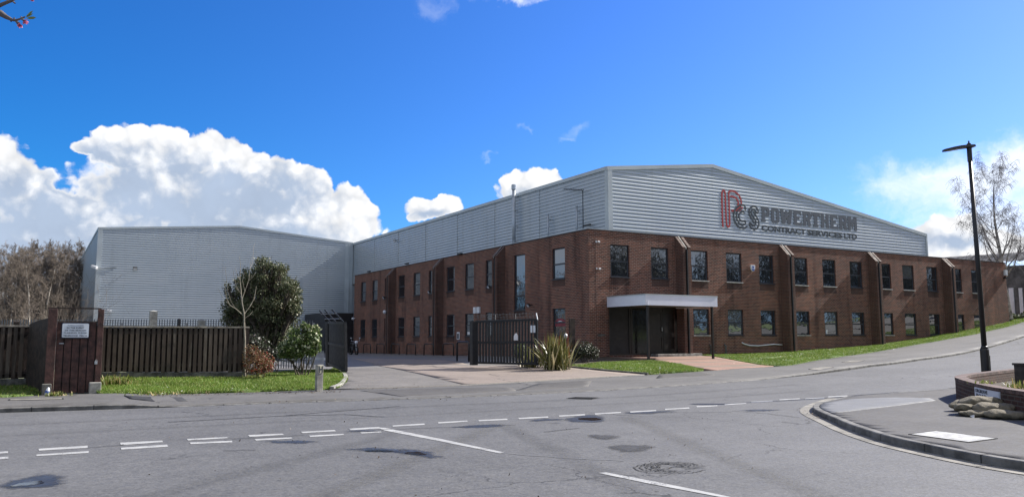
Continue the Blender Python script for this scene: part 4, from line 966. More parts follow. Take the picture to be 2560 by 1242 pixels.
mb = MB().add([(SH0, STF, EL - .03), (AX, STF, AZ - .03), (AX, STB, AZ - .03), (SH0, STB, EL - .03)], [(0, 1, 2, 3)]).add([(AX, STF, AZ - .03), (SH1, STF, ER - .03), (SH1, STB, ER - .03), (AX, STB, AZ - .03)], [(0, 1, 2, 3)])
mb.build('roof', M['roof_metal'], shed, recalc=False)
def barge(mb, a, b, y, th=.20, dep_=.10):
    (x0, z0), (x1, z1) = a, b
    mb.add([(x0, y - .06, z0 - th), (x1, y - .06, z1 - th), (x1, y - .06, z1 + .02), (x0, y - .06, z0 + .02), (x0, y + dep_, z0 - th), (x1, y + dep_, z1 - th), (x1, y + dep_, z1 + .02), (x0, y + dep_, z0 + .02)],
           [(0, 1, 2, 3), (3, 2, 6, 7), (1, 0, 4, 5), (0, 3, 7, 4), (1, 5, 6, 2)])
mb = MB(); barge(mb, (SH0 - .08, EL), (AX, AZ), STF); barge(mb, (AX, AZ), (SH1 + .05, ER), STF); mb.build('verge_trim', M['clad_trim'], shed, recalc=False)
mb = MB().box(SH0 - .09, SH0 + .05, STF + .1, 42.36, EL - .17, EL + .03); mb.build('eaves_trim', M['clad_trim'], shed)
mb = MB().box(SH0 - .05, SH0 + .24, STF - .055, STF + .02, 6.95, EL - .14).box(SH0 - .056, SH0 + .02, STF + .022, STF + .25, 6.95, EL - .16); mb.build('corner_trim', M['clad_trim'], shed)
mb = MB().box(SH1 - .12, SH1 + .05, STF - .055, STF + .05, 6.95, ER - .18); mb.build('corner_trim', M['clad_trim'], shed)
mb = MB()
for t in np.arange(8.0, 42, 5.7): mb.box(SH0 - .040, SH0, t, t + .02, 7.0, EL - .2)
mb.build('sheet_joint', M['galv'], shed)
# flue, two vent pipes, aerial mast
fx = SH0 - .30
fl = MB().tube([(fx, 10.66, 6.9), (fx, 10.66, 11.2)], .115, 12).build('flue_pipe', M['steel_pipe'], shed, smooth=True)
MB().tube([(fx, 10.66, 11.14), (fx, 10.66, 11.2), (fx, 10.66, 11.48), (fx, 10.66, 11.52)], [.1, .165, .165, .12], 12).build('cowl', M['steel_pipe'], fl)
for z in (7.75, 8.75, 9.75, 10.7): MB().tube([(fx, 10.66, z), (fx, 10.66, z + .05)], .128, 12).box(fx, SH0, 10.6, 10.63, z, z + .05).build('bracket', M['galv'], fl)
for t, zt_ in ((6.73, 9.0), (3.72, 9.08)):
    o = MB().tube([(SH0 - .22, t, 6.9), (SH0 - .22, t, zt_)], .058, 10).build('vent_pipe', M['steel_pipe'], shed, smooth=True)
    MB().tube([(SH0 - .22, t, zt_), (SH0 - .22, t, zt_ + .06)], .075, 10).box(SH0 - .22, SH0, t - .02, t + .02, zt_ - .3, zt_ - .25).build('bracket', M['galv'], o)
ae = empty('aerial', (1.85, 3.05, 6.95), 'thin black aerial mast with a long toothed antenna standing at the office roof corner', 'aerial')
MB().tube([(0, 0, 0), (0, 0, 2.98)], .025, 8).build('mast', M['dark_metal'], ae)
a = onS(1459, 476, 1.85) - np.array([1.85, 3.05, 6.95]); b = onS(1410, 472.5, 1.85) - np.array([1.85, 3.05, 6.95])
am = MB().tube([a, b], .014, 6)
for k in np.linspace(0.05, 1, 12):
    p = a + (b - a) * k; am.tube([p - np.array([.10, 0, .06]), p + np.array([.10, 0, .06])], .012, 5)
am.build('antenna', M['dark_metal'], ae)
MB().beam((0, 0, .93), (.06, -.62, .95), .10, .07).build('floodlight', M['dark_metal'], ae)
MB().beam((0, 0, .12), (.02, -.5, .45), .05, .05).beam((.02, -.5, .1), (.02, -.5, .55), .05, .05).beam((0, 0, .12), (.02, -.5, .14), .05, .05).build('bracket', M['dark_metal'], ae)

# rear wing closing the yard on the left
wing = empty('warehouse_wing', (-9, 42.4, 0.3), 'grey ribbed metal warehouse wing with a low gable facing the yard behind the timber fence', 'building')
WX0, WX1, WT, WB = -20.42, 2.02, 42.4, 79.0
WE, WAX, WAZ = 11.0, -8.84, 11.92
def off(mb): mb.v = [(x + 9, y - 42.4, z - .3) for x, y, z in mb.v]; return mb
def ext_w(z):
    k = max(0, (z - WE) / (WAZ - WE)); return WX0 + (WAX - WX0) * k + .02, (3.4 if z < 6.8 else max(WX1 - (WX1 - WAX) * k, WX0 + (WAX - WX0) * k + .02))
mb = MB(); clad(mb, 0.2, WAZ - .02, .2, ext_w, lambda a, d, z: (a, WT - d, z)); off(mb).build('gable_cladding', M['clad'], wing, recalc=False)
mb = MB(); clad(mb, 0.2, WE - .02, .2, lambda z: (WT, WB), lambda a, d, z: (WX0 - d, a, z)); off(mb).build('side_cladding', M['clad'], wing, recalc=False)
mb = MB().add([(WX0, WT, WE - .02), (WAX, WT, WAZ - .02), (WAX, WB, WAZ - .02), (WX0, WB, WE - .02)], [(0, 1, 2, 3)]).add([(WAX, WT, WAZ - .02), (WX1, WT, WE - .02), (WX1, WB, WE - .02), (WAX, WB, WAZ - .02)], [(0, 1, 2, 3)])
mb.add([(WX0, WB, 0), (WX1, WB, 0), (WX1, WB, WE), (WAX, WB, WAZ), (WX0, WB, WE)], [(0, 1, 2, 3, 4)]); off(mb).build('roof', M['roof_metal'], wing, recalc=False)
mb = MB(); barge(mb, (WX0 - .05, WE), (WAX, WAZ), WT, .16); barge(mb, (WAX, WAZ), (WX1, WE), WT, .16); off(mb).build('verge_trim', M['clad_trim'], wing, recalc=False)
mb = MB().box(WX0 - .05, WX0 + .3, WT - .056, WT + .02, 0, WE - .17).box(WX0 - .056, WX0 + .02, WT + .022, WT + .3, 0, WE - .2); off(mb).build('corner_trim', M['clad_trim'], wing)
mb = MB().box(WX0 - .07, WX0 + .05, WT + .1, WB, WE - .16, WE + .02); off(mb).build('eaves_trim', M['clad_trim'], wing)
mb = MB().box(1.25, 2.04, WT - .056, WT + .02, ZTOP - 4, WE - .2).box(1.6, 1.68, WT - .12, WT - .06, 0.3, WE - .2); off(mb).build('valley_trim', M['clad_trim'], wing)
p0 = onT(868, 783, 36.6); p1 = onT(886, 783, 36.6)
mb = MB().box(-2.6, 0.0, 36.0, 42.3, 0, 3.85); off(mb).build('lobby', M['dark_metal'], wing)

# far shed on the right
FS = 50.0
fa = onS(2337, 643, FS); fb_ = onS(2575, 627, FS)
far = empty('far_shed', (FS, 8, 3.6), 'weathered grey shed with scalloped asbestos roof edge behind the birch tree', 'building')
def offf(mb): mb.v = [(x - FS, y - 8, z - 3.6) for x, y, z in mb.v]; return mb
yA, zA, yB, zB = fa[1], fa[2], fb_[1], fb_[2]
yB2 = yB - 14; zB2 = zB + (zB - zA) * 14 / max(.1, yA - yB)
mb = MB().add([(FS, yA + 6, 1), (FS, yB - 14, 1), (FS, yB - 14, zB - 1.6), (FS, yA + 6, zA - 1.0)], [(0, 1, 2, 3)]).add([(FS, yB - 14, 1), (FS + 25, yB - 14, 1), (FS + 25, yB - 14, zB + 1), (FS, yB - 14, zB - 1.6)], [(0, 1, 2, 3)])
offf(mb).build('wall', M['grey_wall'], far, recalc=False)
mb = MB(); n = 90
for i in range(n + 1):
    k = i / n; y = yA + 6 + (yB - 14 - yA - 6) * k; zf = zA + (zB - zA) * (yA - y) / (yA - yB); ph = .07 * math.sin(i * 2.1)
    mb.v += [(FS - .5, y, zf - .85 + ph), (FS + .9, y, zf + ph * .3), (FS + 14, y, zf + 1.2)]
for i in range(n):
    mb.f += [(3 * i, 3 * i + 1, 3 * i + 4, 3 * i + 3), (3 * i + 1, 3 * i + 2, 3 * i + 5, 3 * i + 4)]
offf(mb).build('roof', M['asbestos'], far, recalc=False)
for px0, px1 in ((2522, 2534), (2547, 2556), (2562, 2580)):
    a = onS(px0, 720, FS); b = onS(px1, 720, FS)
    mb = MB().box(FS - .08, FS + .02, b[1], a[1], 2.5, a[2]); offf(mb).build('door', M['white'], far)
# ------------------------------------------------------------------ lettering
def text_mesh(txt, size, depth=0.01, bold=0.0, spacing=1.0):
    cu = bpy.data.curves.new('t', 'FONT'); cu.body = txt; cu.size = size; cu.extrude = depth; cu.offset = bold * size; cu.space_character = spacing; cu.resolution_u = 3
    o = bpy.data.objects.new('t', cu); C.objects.link(o); bpy.context.view_layer.update()
    me = bpy.data.meshes.new_from_object(o.evaluated_get(bpy.context.evaluated_depsgraph_get()))
    bpy.data.objects.remove(o); bpy.data.curves.remove(cu)
    return me
def fit_text(name, txt, P0, ex, ez, w, h, material, parent=None, bold=0.0, depth=0.012, spacing=1.0):
    """text stretched to w x h: lower-left corner P0, unit vectors ex (reading direction) and ez (up)"""
    me = text_mesh(txt, 1.0, 0.5, bold, spacing)
    co = np.array([v.co[:] for v in me.vertices]); lo, hi = co.min(0), co.max(0)
    k = (co - lo) / np.maximum(hi - lo, 1e-6)
    ex = np.array(ex, float); ez = np.array(ez, float); nn = np.cross(ex, ez)
    Q = np.array(P0)[None] + k[:, :1] * w * ex + k[:, 1:2] * h * ez + k[:, 2:3] * depth * nn
    me.vertices.foreach_set('co', Q.astype(np.float32).ravel()); me.materials.clear(); me.materials.append(M[material]); me.name = name; me.update()
    return link(name, me, parent)
def flat_stroke(mb, pts, w, y0, y1, it=2):
    """rounded flat bar following a line in the x-z plane, between y0 (front) and y1 (back)"""
    P = smooth_line(pts, it); A = offset_line(P, w / 2); B = offset_line(P, -w / 2)
    def cap(p, q, c): 
        d = (p - c); return [c + np.array([d[0] * math.cos(a) - d[1] * math.sin(a), d[0] * math.sin(a) + d[1] * math.cos(a)]) for a in np.linspace(0, math.pi, 6)[1:-1]]
    b = len(mb.v); n = len(P)
    for p, q in zip(A, B): mb.v += [(p[0], y0, p[1]), (q[0], y0, q[1]), (p[0], y1, p[1]), (q[0], y1, q[1])]
    for i in range(n - 1):
        k = b + 4 * i; mb.f += [(k, k + 1, k + 5, k + 4), (k, k + 4, k + 6, k + 2), (k + 1, k + 3, k + 7, k + 5)]
    mb.f += [(b, b + 2, b + 3, b + 1)]; k = b + 4 * (n - 1); mb.f += [(k, k + 1, k + 3, k + 2)]
    for c, p, q in ((P[0], A[0], B[0]), (P[-1], B[-1], A[-1])):
        ring = [p] + cap(p, q, c) + [q]; bb = len(mb.v); mb.v += [(r[0], y0, r[1]) for r in ring]; mb.f.append(tuple(range(bb, bb + len(ring))))
sg = empty('company_sign', (13.9, 0.968, 8.0), 'company sign with red and dark monogram and bold grey lettering on the ribbed gable', 'sign')
sb = np.array([13.9, .93, 8.0])
def zz(x, y): p = onT(1790 + x / 9.553, 460 + y / 9.553, .9) - sb; return np.array([p[0], p[2]])
def strokes(lst, y0, y1, m, w, name):
    mb = MB()
    for i, s in enumerate(lst): flat_stroke(mb, [zz(*p) for p in s], w, y0 - i * .0015, y1)
    return mb.build(name, M[m], sg, recalc=False)
strokes([[(186, 1010), (176, 860), (168, 600), (162, 400), (160, 230), (172, 165), (200, 148), (228, 165), (240, 230), (248, 500), (262, 800), (272, 950), (288, 1005), (315, 1020), (342, 1000), (350, 940), (344, 800), (334, 500), (322, 200), (340, 165), (420, 165), (500, 195), (575, 270), (615, 360), (628, 450), (610, 530), (560, 590), (480, 630), (400, 640)],
         [(370, 288), (440, 300), (500, 330), (545, 400), (556, 470), (540, 520)], [(555, 640), (610, 600), (650, 560)]], -.006, .0, 'logo_red', .118, 'monogram_letter')
strokes([[(715, 615), (728, 570), (700, 520), (650, 497), (590, 502), (530, 540), (475, 610), (445, 690), (440, 780), (465, 880), (515, 970), (580, 1030), (650, 1055), (720, 1045), (760, 1005)],
         [(690, 690), (670, 650), (630, 655), (585, 690), (560, 750), (570, 810), (600, 860), (650, 885), (700, 870), (728, 885), (722, 940), (680, 985), (620, 970), (560, 915), (520, 840), (500, 750), (515, 670), (560, 610), (620, 580)]], -.013, -.007, 'logo_dark', .105, 'monogram_letter')
strokes([[(1015, 690), (1030, 640), (1005, 580), (950, 535), (895, 530), (835, 565), (805, 640), (815, 720), (850, 790), (890, 850), (930, 925)],
         [(1000, 690), (960, 640), (910, 605), (865, 625), (855, 680), (890, 750), (940, 820), (975, 890), (970, 960), (930, 1000), (880, 975), (845, 920), (820, 925), (825, 990), (870, 1050), (935, 1085), (1000, 1060), (1040, 990), (1042, 900), (1005, 810), (960, 730), (925, 680)]], -.013, -.007, 'logo_dark', .105, 'monogram_letter')
def bx2(x0, x1, z0, z1): return [(x0, z0), (x1, z0), (x1, z1), (x0, z1)]
SLAB = {
 'P': [bx2(.08, .42, 0, 1), bx2(0, .08, 0, .12), bx2(.42, .52, 0, .12), bx2(0, .08, .88, 1), [(.42, .82), (1, .82), (1, .88), (.85, 1), (.42, 1)], bx2(.66, 1, .56, .82), [(.42, .38), (.85, .38), (1, .5), (1, .56), (.42, .56)]],
 'R': [bx2(.08, .42, 0, 1), bx2(0, .08, 0, .12), bx2(0, .08, .88, 1), [(.42, .82), (1, .82), (1, .88), (.85, 1), (.42, 1)], bx2(.64, 1, .58, .82), [(.42, .42), (.86, .42), (1, .52), (1, .58), (.42, .58)], [(.62, 0), (1, 0), (1, .12), (.88, .42), (.52, .42)]],
 'O': [bx2(0, .36, .15, .85), bx2(.64, 1, .15, .85), [(0, .85), (1, .85), (.84, 1), (.16, 1)], [(.16, 0), (.84, 0), (1, .15), (0, .15)]],
 'W': [[(.14, 0), (.40, 0), (.5, .46), (.60, 0), (.86, 0), (1, 1), (.72, 1), (.68, .45), (.59, .92), (.41, .92), (.32, .45), (.28, 1), (0, 1)]],
 'E': [bx2(.06, .42, 0, 1), [(.42, .82), (.80, .82), (.94, .66), (.94, 1), (.42, 1)], bx2(.42, .74, .41, .60), [(.42, 0), (1, 0), (1, .36), (.84, .18), (.42, .18)], bx2(0, .06, 0, .12), bx2(0, .06, .88, 1)],
 'T': [bx2(.31, .69, 0, .8), [(0, .62), (.14, .8), (.86, .8), (1, .62), (1, 1), (0, 1)], bx2(.22, .31, 0, .12), bx2(.69, .78, 0, .12)],
 'H': [bx2(.05, .39, 0, 1), bx2(.61, .95, 0, 1), bx2(.39, .61, .40, .60), bx2(0, .05, 0, .12), bx2(0, .05, .88, 1), bx2(.95, 1, 0, .12), bx2(.95, 1, .88, 1)],
 'M': [[(0, 0), (.30, 0), (.30, .58), (.5, .10), (.70, .58), (.70, 0), (1, 0), (1, 1), (.66, 1), (.5, .58), (.34, 1), (0, 1)]]}
for ch_, xa_, xb_ in (('P', 611, 701), ('O', 717, 804), ('W', 812, 944), ('E', 952, 1041), ('R', 1050, 1139), ('T', 1143, 1238), ('H', 1244, 1333), ('E', 1341, 1427), ('R', 1434, 1523), ('M', 1531, 1627)):
    a_ = onT(1760 + xa_ / 4.267, 535, .96)[0] - sb[0]; b_ = onT(1760 + xb_ / 4.267, 540, .96)[0] - sb[0]; lm = MB()
    for pl in SLAB[ch_]: lm.prism([(a_ + x * (b_ - a_), 8.74 - sb[2] + z * .92) for x, z in pl], 1, -.008, 0)
    lm.build('letter', M['logo_grey'], sg)
for wd, xa_, xb_ in (('CONTRACT', 619, 1088), ('SERVICES', 1104, 1478), ('LTD', 1494, 1632)):
    a_ = onT(1760 + xa_ / 4.267, 575, .96)[0]; b_ = onT(1760 + xb_ / 4.267, 590, .96)[0]
    fit_text('lettering', wd, (a_ - sb[0], -.001, 8.14 - sb[2]), (1, 0, 0), (0, 0, 1), b_ - a_, .385, 'logo_dark', sg, .030, .006, 1.0)
# fixings holding the letters off the ribs
mb = MB()
for x in np.linspace(-3.2, 9, 16): mb.box(x, x + .03, .006, .03, .35, .38)
mb.build('fixing', M['galv'], sg)

# ------------------------------------------------------------------ fittings on the buildings (each a thing)
def floodlight(p, nrm, label, cat='floodlight', size=.2, m='dark_metal', group=None):
    e = empty('floodlight', tuple(p), label, cat, group); n = np.array(nrm, float); r = np.array([-n[1], n[0], 0])
    MB().beam((0, 0, 0), tuple(n * .22), .04, .04).build('bracket', M['dark_metal'], e)
    c = n * .26 + np.array([0, 0, -.02]); d = n * .8 + np.array([0, 0, -.6]); d /= np.linalg.norm(d)
    b = MB().beam(c - d * .05, c + d * .06, size, size * .8).build('housing', M[m], e); bevel(b, .01)
    MB().beam(c + d * .061, c + d * .066, size * .85, size * .66).build('lens', M['white'], e)
    return e
floodlight(onT(337, 671, WT - .05), (0, -1, 0), 'black floodlight high on the wing gable with a long slanting shadow', size=.34)
floodlight(onS(206, 693, WX0 - .04), (-1, 0, 0), 'black floodlight on the shaded side wall of the wing', size=.42)
def camera(p, nrm, label, size=.18, dome=False):
    e = empty('security_camera', tuple(p), label, 'camera'); n = np.array(nrm, float)
    MB().beam((0, 0, 0), tuple(n * .25), .05, .05).build('bracket', M['white'], e)
    if dome: MB().ball(tuple(n * .22 + np.array([0, 0, -.05])), size * .6, 10, 8).build('dome', M['white'], e, smooth=True)
    else:
        c = n * .28; r = np.array([-n[1], n[0], -.25]); r /= np.linalg.norm(r)
        b = MB().beam(c - r * size, c + r * size, size * .7, size * .7).build('housing', M['white'], e); bevel(b, .01)
        MB().tube([c - r * (size + .01), c - r * (size + .03)], size * .25, 8).build('lens', M['dark_metal'], e)
    return e
camera(onT(243, 668, WT - .08), (-.8, -.6, 0), 'white camera on the upper left corner of the metal wing', .3)
camera(onT(272, 776, WT - .05), (0, -1, 0), 'small white camera low on the wing gable just right of the timber gate posts', .2)
mb = MB(); a = onT(244, 670, WT - .1); b = onT(292, 668, WT - .06); mb.beam(a, b, .05, .05)
o = mb.build('camera_cable', M['galv']); tag(o, 'thin grey conduit along the wing gable beside the corner camera', 'conduit')
for px, py, lab in ((967, 743, 'dark floodlight beside the fin nearest the metal wing'), (1081, 729, 'dark floodlight beside the middle fin of the side wall'), (1231, 716, 'dark floodlight beside the fin next to the tall stair window'), (1331, 762, 'small dark lamp under the tall stair window')):
    p = onS(px, py, -.65 if px < 1300 else -.02); floodlight(p if px > 1300 else onS(px, py, -.55), (-1, 0, 0), lab, size=.22)
camera(onS(968, 778, -.5), (-1, 0, 0), 'white dome camera low beside the fin nearest the metal wing', .24, True)
camera(onS(888, 795, -.02), (-1, 0, 0), 'tiny white dome camera at the far end of the side wall', .2, True)
p = onS(994, 601, SH0 - .04); floodlight(p, (-1, 0, 0), 'small grey floodlight on the upper metal side wall', size=.3, m='galv')
for px, py, lab in ((924, 678, 'black uplighter on the parapet nearest the metal wing'), (1019, 658.5, 'black uplighter on the parapet above the second window bay'), (1152, 634, 'black uplighter on the parapet above the third window bay')):
    p = onS(px, py, -.02); e = empty('parapet_light', tuple(p), lab, 'light'); MB().box(-.16, .02, -.25, .25, -.06, .03).build('housing', M['dark_metal'], e)
def plate(name, p, nrm, w, h, m, label, cat, th=.03):
    n = np.array(nrm, float); e = empty(name, tuple(p), label, cat); r = np.array([-n[1], n[0], 0.0])
    o = MB().beam(-n * .0, n * th, w, h).build('plate', M[m], e); bevel(o, .006); return e, r
p = onS(1193.5, 775, -.01)
mb = MB().box(-.1, 0, -.42, -.08, -.2, .2).box(-.1, 0, .08, .42, -.2, .2)
o = mb.build('wall_vent', M['white'], None, tuple(p)); tag(o, 'pair of white vent covers on the side wall above the gate', 'vent')
e, r = plate('wall_notice', onS(1146, 839, -.01), (-1, 0, 0), .38, .5, 'white', 'small white notice plate on the side wall left of the gate', 'notice')
MB().box(-.036, -.032, -.12, .12, -.2, .16).build('symbol', M['ink'], e)
# alarm box on the front
p = onT(1880, 669.5, -.01); e = empty('alarm_box', tuple(p), 'white shield-shaped alarm box with blue base between upper front windows', 'alarm box')
MB().prism([(-.17, .17), (.17, .17), (.17, -.02), (.1, -.17), (0, -.22), (-.1, -.17), (-.17, -.02)], 1, -.09, 0).build('cover', M['white'], e)
MB().prism([(-.12, -.06), (.12, -.06), (.1, -.15), (0, -.2), (-.1, -.15)], 1, -.096, -.091).build('base', M['blue_plastic'], e)
mb = MB().prism([(-.09, .1), (.09, .1), (.09, .0), (0, -.04), (-.09, .0)], 1, -.096, -.091); mb.build('badge', M['blue_plastic'], e)
p = onT(2512, 683, -.01); e = empty('security_light', tuple(p), 'white security lamp at the far right corner of the brick office', 'light')
MB().box(-.15, .15, -.14, 0, -.16, .25).build('housing', M['white'], e); MB().box(-.3, .1, -.2, 0, -.42, -.3).build('bracket', M['dark_metal'], e)
# sagging white hose on the front wall
pts = [onT(x, y, -.08) for x, y in ((1855, 856), (1861, 859.5), (1875, 863), (1895, 864), (1915, 862), (1935, 860), (1945, 861), (1956, 861.5))]
o = MB().tube(pts, .035, 6).build('loose_hose', M['white'], smooth=True); tag(o, 'pale hose sagging along the foot of the front brick wall', 'hose')
# sticker plates at the entrance wall
e, r = plate('name_plate', onT(1504, 837, -.002), (0, -1, 0), .45, .12, 'concrete_dark', 'small grey plate on the brick wall left of the porch', 'plate', .02)

# ------------------------------------------------------------------ bicycle stands, motorbike
def hoop(w, h, r=.035):
    mb = MB(); k = .14
    pts = [(0, 0, -.1), (0, 0, h - k)] + [(0, k - k * math.cos(a), h - k + k * math.sin(a)) for a in np.linspace(.3, 1.57, 4)]
    pts += [(0, w - k + k * math.sin(a), h - k + k * math.cos(a)) for a in np.linspace(0, 1.3, 4)] + [(0, w, h - k), (0, w, -.1)]
    return mb.tube(pts, r, 8)
hp = hoop(1.0, .78).mesh('bicycle_stand', M['dark_metal'], True)
labs = ['black tubular hoop stand by the side wall nearest the metal wing', 'second black hoop stand from the metal wing along the side wall', 'hoop stand just past the far brick fin, third from the metal wing',
        'fourth black hoop stand from the metal wing', 'hoop stand between the far and middle fins, fifth from the metal wing', 'hoop stand standing against the middle brick fin', 'hoop stand just before the closed gate, under the wall notice']
for i, (x0, x1) in enumerate(((882, 893), (907, 926), (941, 960), (978, 998), (1016, 1039), (1059, 1084), (1107, 1134))):
    a = onS(x0, 880, -1.0); b = onS(x1, 880, -1.0); y0 = b[1]; w = a[1] - b[1]
    o = link('bicycle_stand', hp, None, (-1.0, y0, h1(-1.0, y0) + .03)); o.scale = (1, max(.7, min(1.6, w)), 1)
    tag(o, labs[i], 'bike stand', 'hoop bicycle stands along the side wall')
p = G(1172, 905); o = link('barrier_hoop', hoop(1.3, 1.0, .045).mesh('barrier_hoop', M['dark_metal'], True), None, (p[0], p[1], p[2])); tag(o, 'thicker black barrier hoop beside the closed gate post', 'barrier')
p = onS(884, 878, -3.2); mz = h1(p[0], p[1]) + .03
mo = empty('motorbike', (p[0], p[1], mz), 'dark motorbike with pale headlamp parked behind the open gate leaf', 'motorbike')
for y in (-.65, .65):
    wv = [(0, y + .3 * math.cos(a), .3 + .3 * math.sin(a)) for a in np.linspace(0, 6.283, 17)]
    MB().tube(wv, .06, 6, False).build('wheel', M['rubber'], mo)
b = MB().ball((0, -.05, .78), .24, 10, 8, 0, (.6, 1.3, .7)).box(-.13, .13, -.25, .2, .35, .65).build('body', M['dark_metal'], mo, smooth=False)
MB().ball((0, .4, .85), .16, 10, 6, 0, (.9, 2.0, .45)).build('seat', M['rubber'], mo)
MB().tube([(0, -.65, .3), (0, -.45, 1.0)], .035, 6).tube([(-.36, -.36, 1.05), (0, -.45, 1.0), (.36, -.36, 1.05)], .02, 6).build('fork', M['galv'], mo)
MB().ball((0, -.58, .95), .13, 10, 8).build('headlamp', M['white'], mo, smooth=True)
for sx in (-1, 1): MB().tube([(sx * .3, -.36, 1.05), (sx * .34, -.4, 1.25)], .012, 5).ball((sx * .35, -.4, 1.27), .08, 8, 6, 0, (1, .3, .7)).build('mirror', M['galv'], mo)

# ------------------------------------------------------------------ steel gates
gl = np.array([-13.35, -.9]); gl_far = np.array([-13.75, 1.2])
pa = G(864, 926); pb = G(824, 911)
pa = dep(865, 926.5, 30.5); pb = dep(822, 908.5, 35.0)
ga = empty('yard_gate', (pb[0], pb[1], pb[2]), 'open black sheeted gate leaf with slanted spike arms beside the white-flowered shrub', 'gate')
def rel(p, o): return tuple(np.array(p) - np.array(o))
vb = pa - pb; ex = vb / np.linalg.norm(vb); Lg = np.linalg.norm(vb)
tL = dep(822, 806, 35.0); tR = dep(863, 807, 30.5); 
def gp(k, z): 
    lo = pb + vb * k; hi = tL + (tR - tL) * k; return rel(lo + (hi - lo) * z, pb)
nrm = np.array([-ex[1], ex[0], 0]); nrm /= np.linalg.norm(nrm)
sh = MB(); q = [np.array(gp(k, z)) for k, z in ((.01, .01), (.99, .01), (.99, .99), (.01, .99))]
sh.add([p + nrm * .012 for p in q] + [p - nrm * .012 for p in q], [(0, 1, 2, 3), (7, 6, 5, 4), (0, 4, 5, 1), (2, 6, 7, 3)]); sh.build('sheet_panel', M['black_paint'], ga)
fr_ = MB()
for a, b in (((0, 0), (1, 0)), ((0, 1), (1, 1)), ((0, .5), (1, .5)), ((0, 0), (0, 1)), ((1, 0), (1, 1))): fr_.beam(gp(*a), gp(*b), .10, .10, (0, 0, 1))
fr_.build('gate_frame', M['dark_metal'], ga)
for k in (.12, .5, .95):
    b = np.array(gp(k, 1.0)); MB().beam(b, b + np.array([-.42, .25, .52]), .05, .05).build('spike_arm', M['dark_metal'], ga)
b0 = np.array(gp(.0, 1.0)) + np.array([-.3, .2, .36]); b1 = np.array(gp(1, 1.0)) + np.array([-.3, .2, .36]); MB().tube([b0, b1], .012, 5).tube([b0 + [.15, -.1, -.2], b1 + [.15, -.1, -.2]], .012, 5).build('wire', M['galv'], ga)
MB().beam(gp(.97, -.02), gp(.97, .5), .03, .03).build('drop_bolt', M['galv'], ga)
MB().beam(np.array(gp(0, -.08)) + nrm * .0 - ex * .18, np.array(gp(0, 1.02)) - ex * .18, .2, .2).build('gate_post', M['dark_metal'], ga)
# right leaf: vertical bars
ra = dep(1189, 908, 34.6); rb = dep(1342, 911.5, 33.6); rc = dep(1189, 804, 34.6); rd = dep(1342, 799, 33.6)
gr_ = empty('yard_gate', tuple(ra), 'closed black barred gate leaf with barbed wire and a white letter box', 'gate')
def gq(k, z): lo = ra + (rb - ra) * k; hi = rc + (rd - rc) * k; return np.array(rel(lo + (hi - lo) * z, ra))
fr_ = MB()
for a, b in (((0, .02), (1, .02)), ((0, 1), (1, 1)), ((0, .5), (1, .5)), ((0, 0), (0, 1)), ((1, 0), (1, 1))): fr_.beam(gq(*a), gq(*b), .08, .09)
fr_.build('gate_frame', M['black_paint'], gr_)
bars = MB()
for k in np.linspace(.03, .97, 20): bars.beam(gq(k, .03), gq(k, .99), .085, .02, tuple(np.cross((rb - ra) / np.linalg.norm(rb - ra), (0, 0, 1))))
bars.build('bars', M['black_paint'], gr_)
MB().beam(gq(-.03, -.04), gq(-.03, 1.02), .26, .26).build('gate_post', M['black_paint'], gr_)
MB().tube([gq(1.01, -.02), gq(1.01, 1.0), gq(1.01, 1.0) + np.array([.0, .1, .28])], .024, 8).build('latch_pole', M['galv'], gr_)
for k in (0.33, .66): MB().tube([gq(k, 1.0), gq(k, 1.0) + np.array([.05, .1, .28])], .015, 5).build('wire_stay', M['wire_dark'], gr_)
wr = MB()
for dz, dyy in ((.06, .02), (.17, .06), (.27, .1)):
    a = gq(-.0, 1.0) + np.array([0, dyy, dz]); b = gq(1.01, 1.0) + np.array([0, dyy, dz]); pts = [a + (b - a) * k + np.array([0, 0, random.uniform(-.02, .02)]) for k in np.linspace(0, 1, 20)]
    wr.tube(pts, .008, 4)
    for p in pts[1:-1]: wr.beam(p - np.array([.03, 0, .04]), p + np.array([.03, 0, .04]), .01, .01); wr.beam(p - np.array([-.03, 0, .04]), p + np.array([-.03, 0, .04]), .01, .01)
wr.build('barbed_wire', M['wire_dark'], gr_)
nf = np.cross((rb - ra) / np.linalg.norm(rb - ra), (0, 0, 1)); nf /= np.linalg.norm(nf)
def on_gate(px0, py0, px1, py1, m, name, arch=False):
    y = ra[1]; 
    def pt(x, yy):
        d = ray(x, yy); k = ((ra + nf * .09 - CAM) @ nf) / (d @ nf); return CAM + d * k - ra
    c0, c1, c2, c3 = pt(px0, py1), pt(px1, py1), pt(px1, py0), pt(px0, py0)
    if arch:
        mid = [c3 * (1 - k) + c2 * k + np.array([0, 0, .12]) * (1 - (2 * k - 1) ** 2) - np.array([0, 0, .10]) for k in np.linspace(0, 1, 7)]
        ring = [c0, c1] + mid[::-1]
    else: ring = [c0, c1, c2, c3]
    n = len(ring); mb = MB(); mb.add(ring + [p - nf * .05 for p in ring], [tuple(range(n)), tuple(range(2 * n - 1, n - 1, -1))] + [(i, i + n, (i + 1) % n + n, (i + 1) % n) for i in range(n)])
    return mb.build(name, M[m], gr_)
on_gate(1284.5, 834, 1294.5, 850, 'white', 'letter_box', True)
on_gate(1326, 813, 1330.5, 831, 'sign_white', 'notice'); on_gate(1333, 813, 1338, 831, 'sign_white', 'notice')
# short dark sign board by the flax plants
p = G(1431, 905); e = empty('notice_board', tuple(p), 'dark upright notice board post behind the flax plant', 'board')
MB().box(-.16, .16, -.04, .04, 0, 2.1).build('board', M['wood_dark'], e); MB().ball((-.45, -.1, 1.25), .09, 8, 6, 0, (1, 1, 1.5)).build('lamp', M['galv'], e)

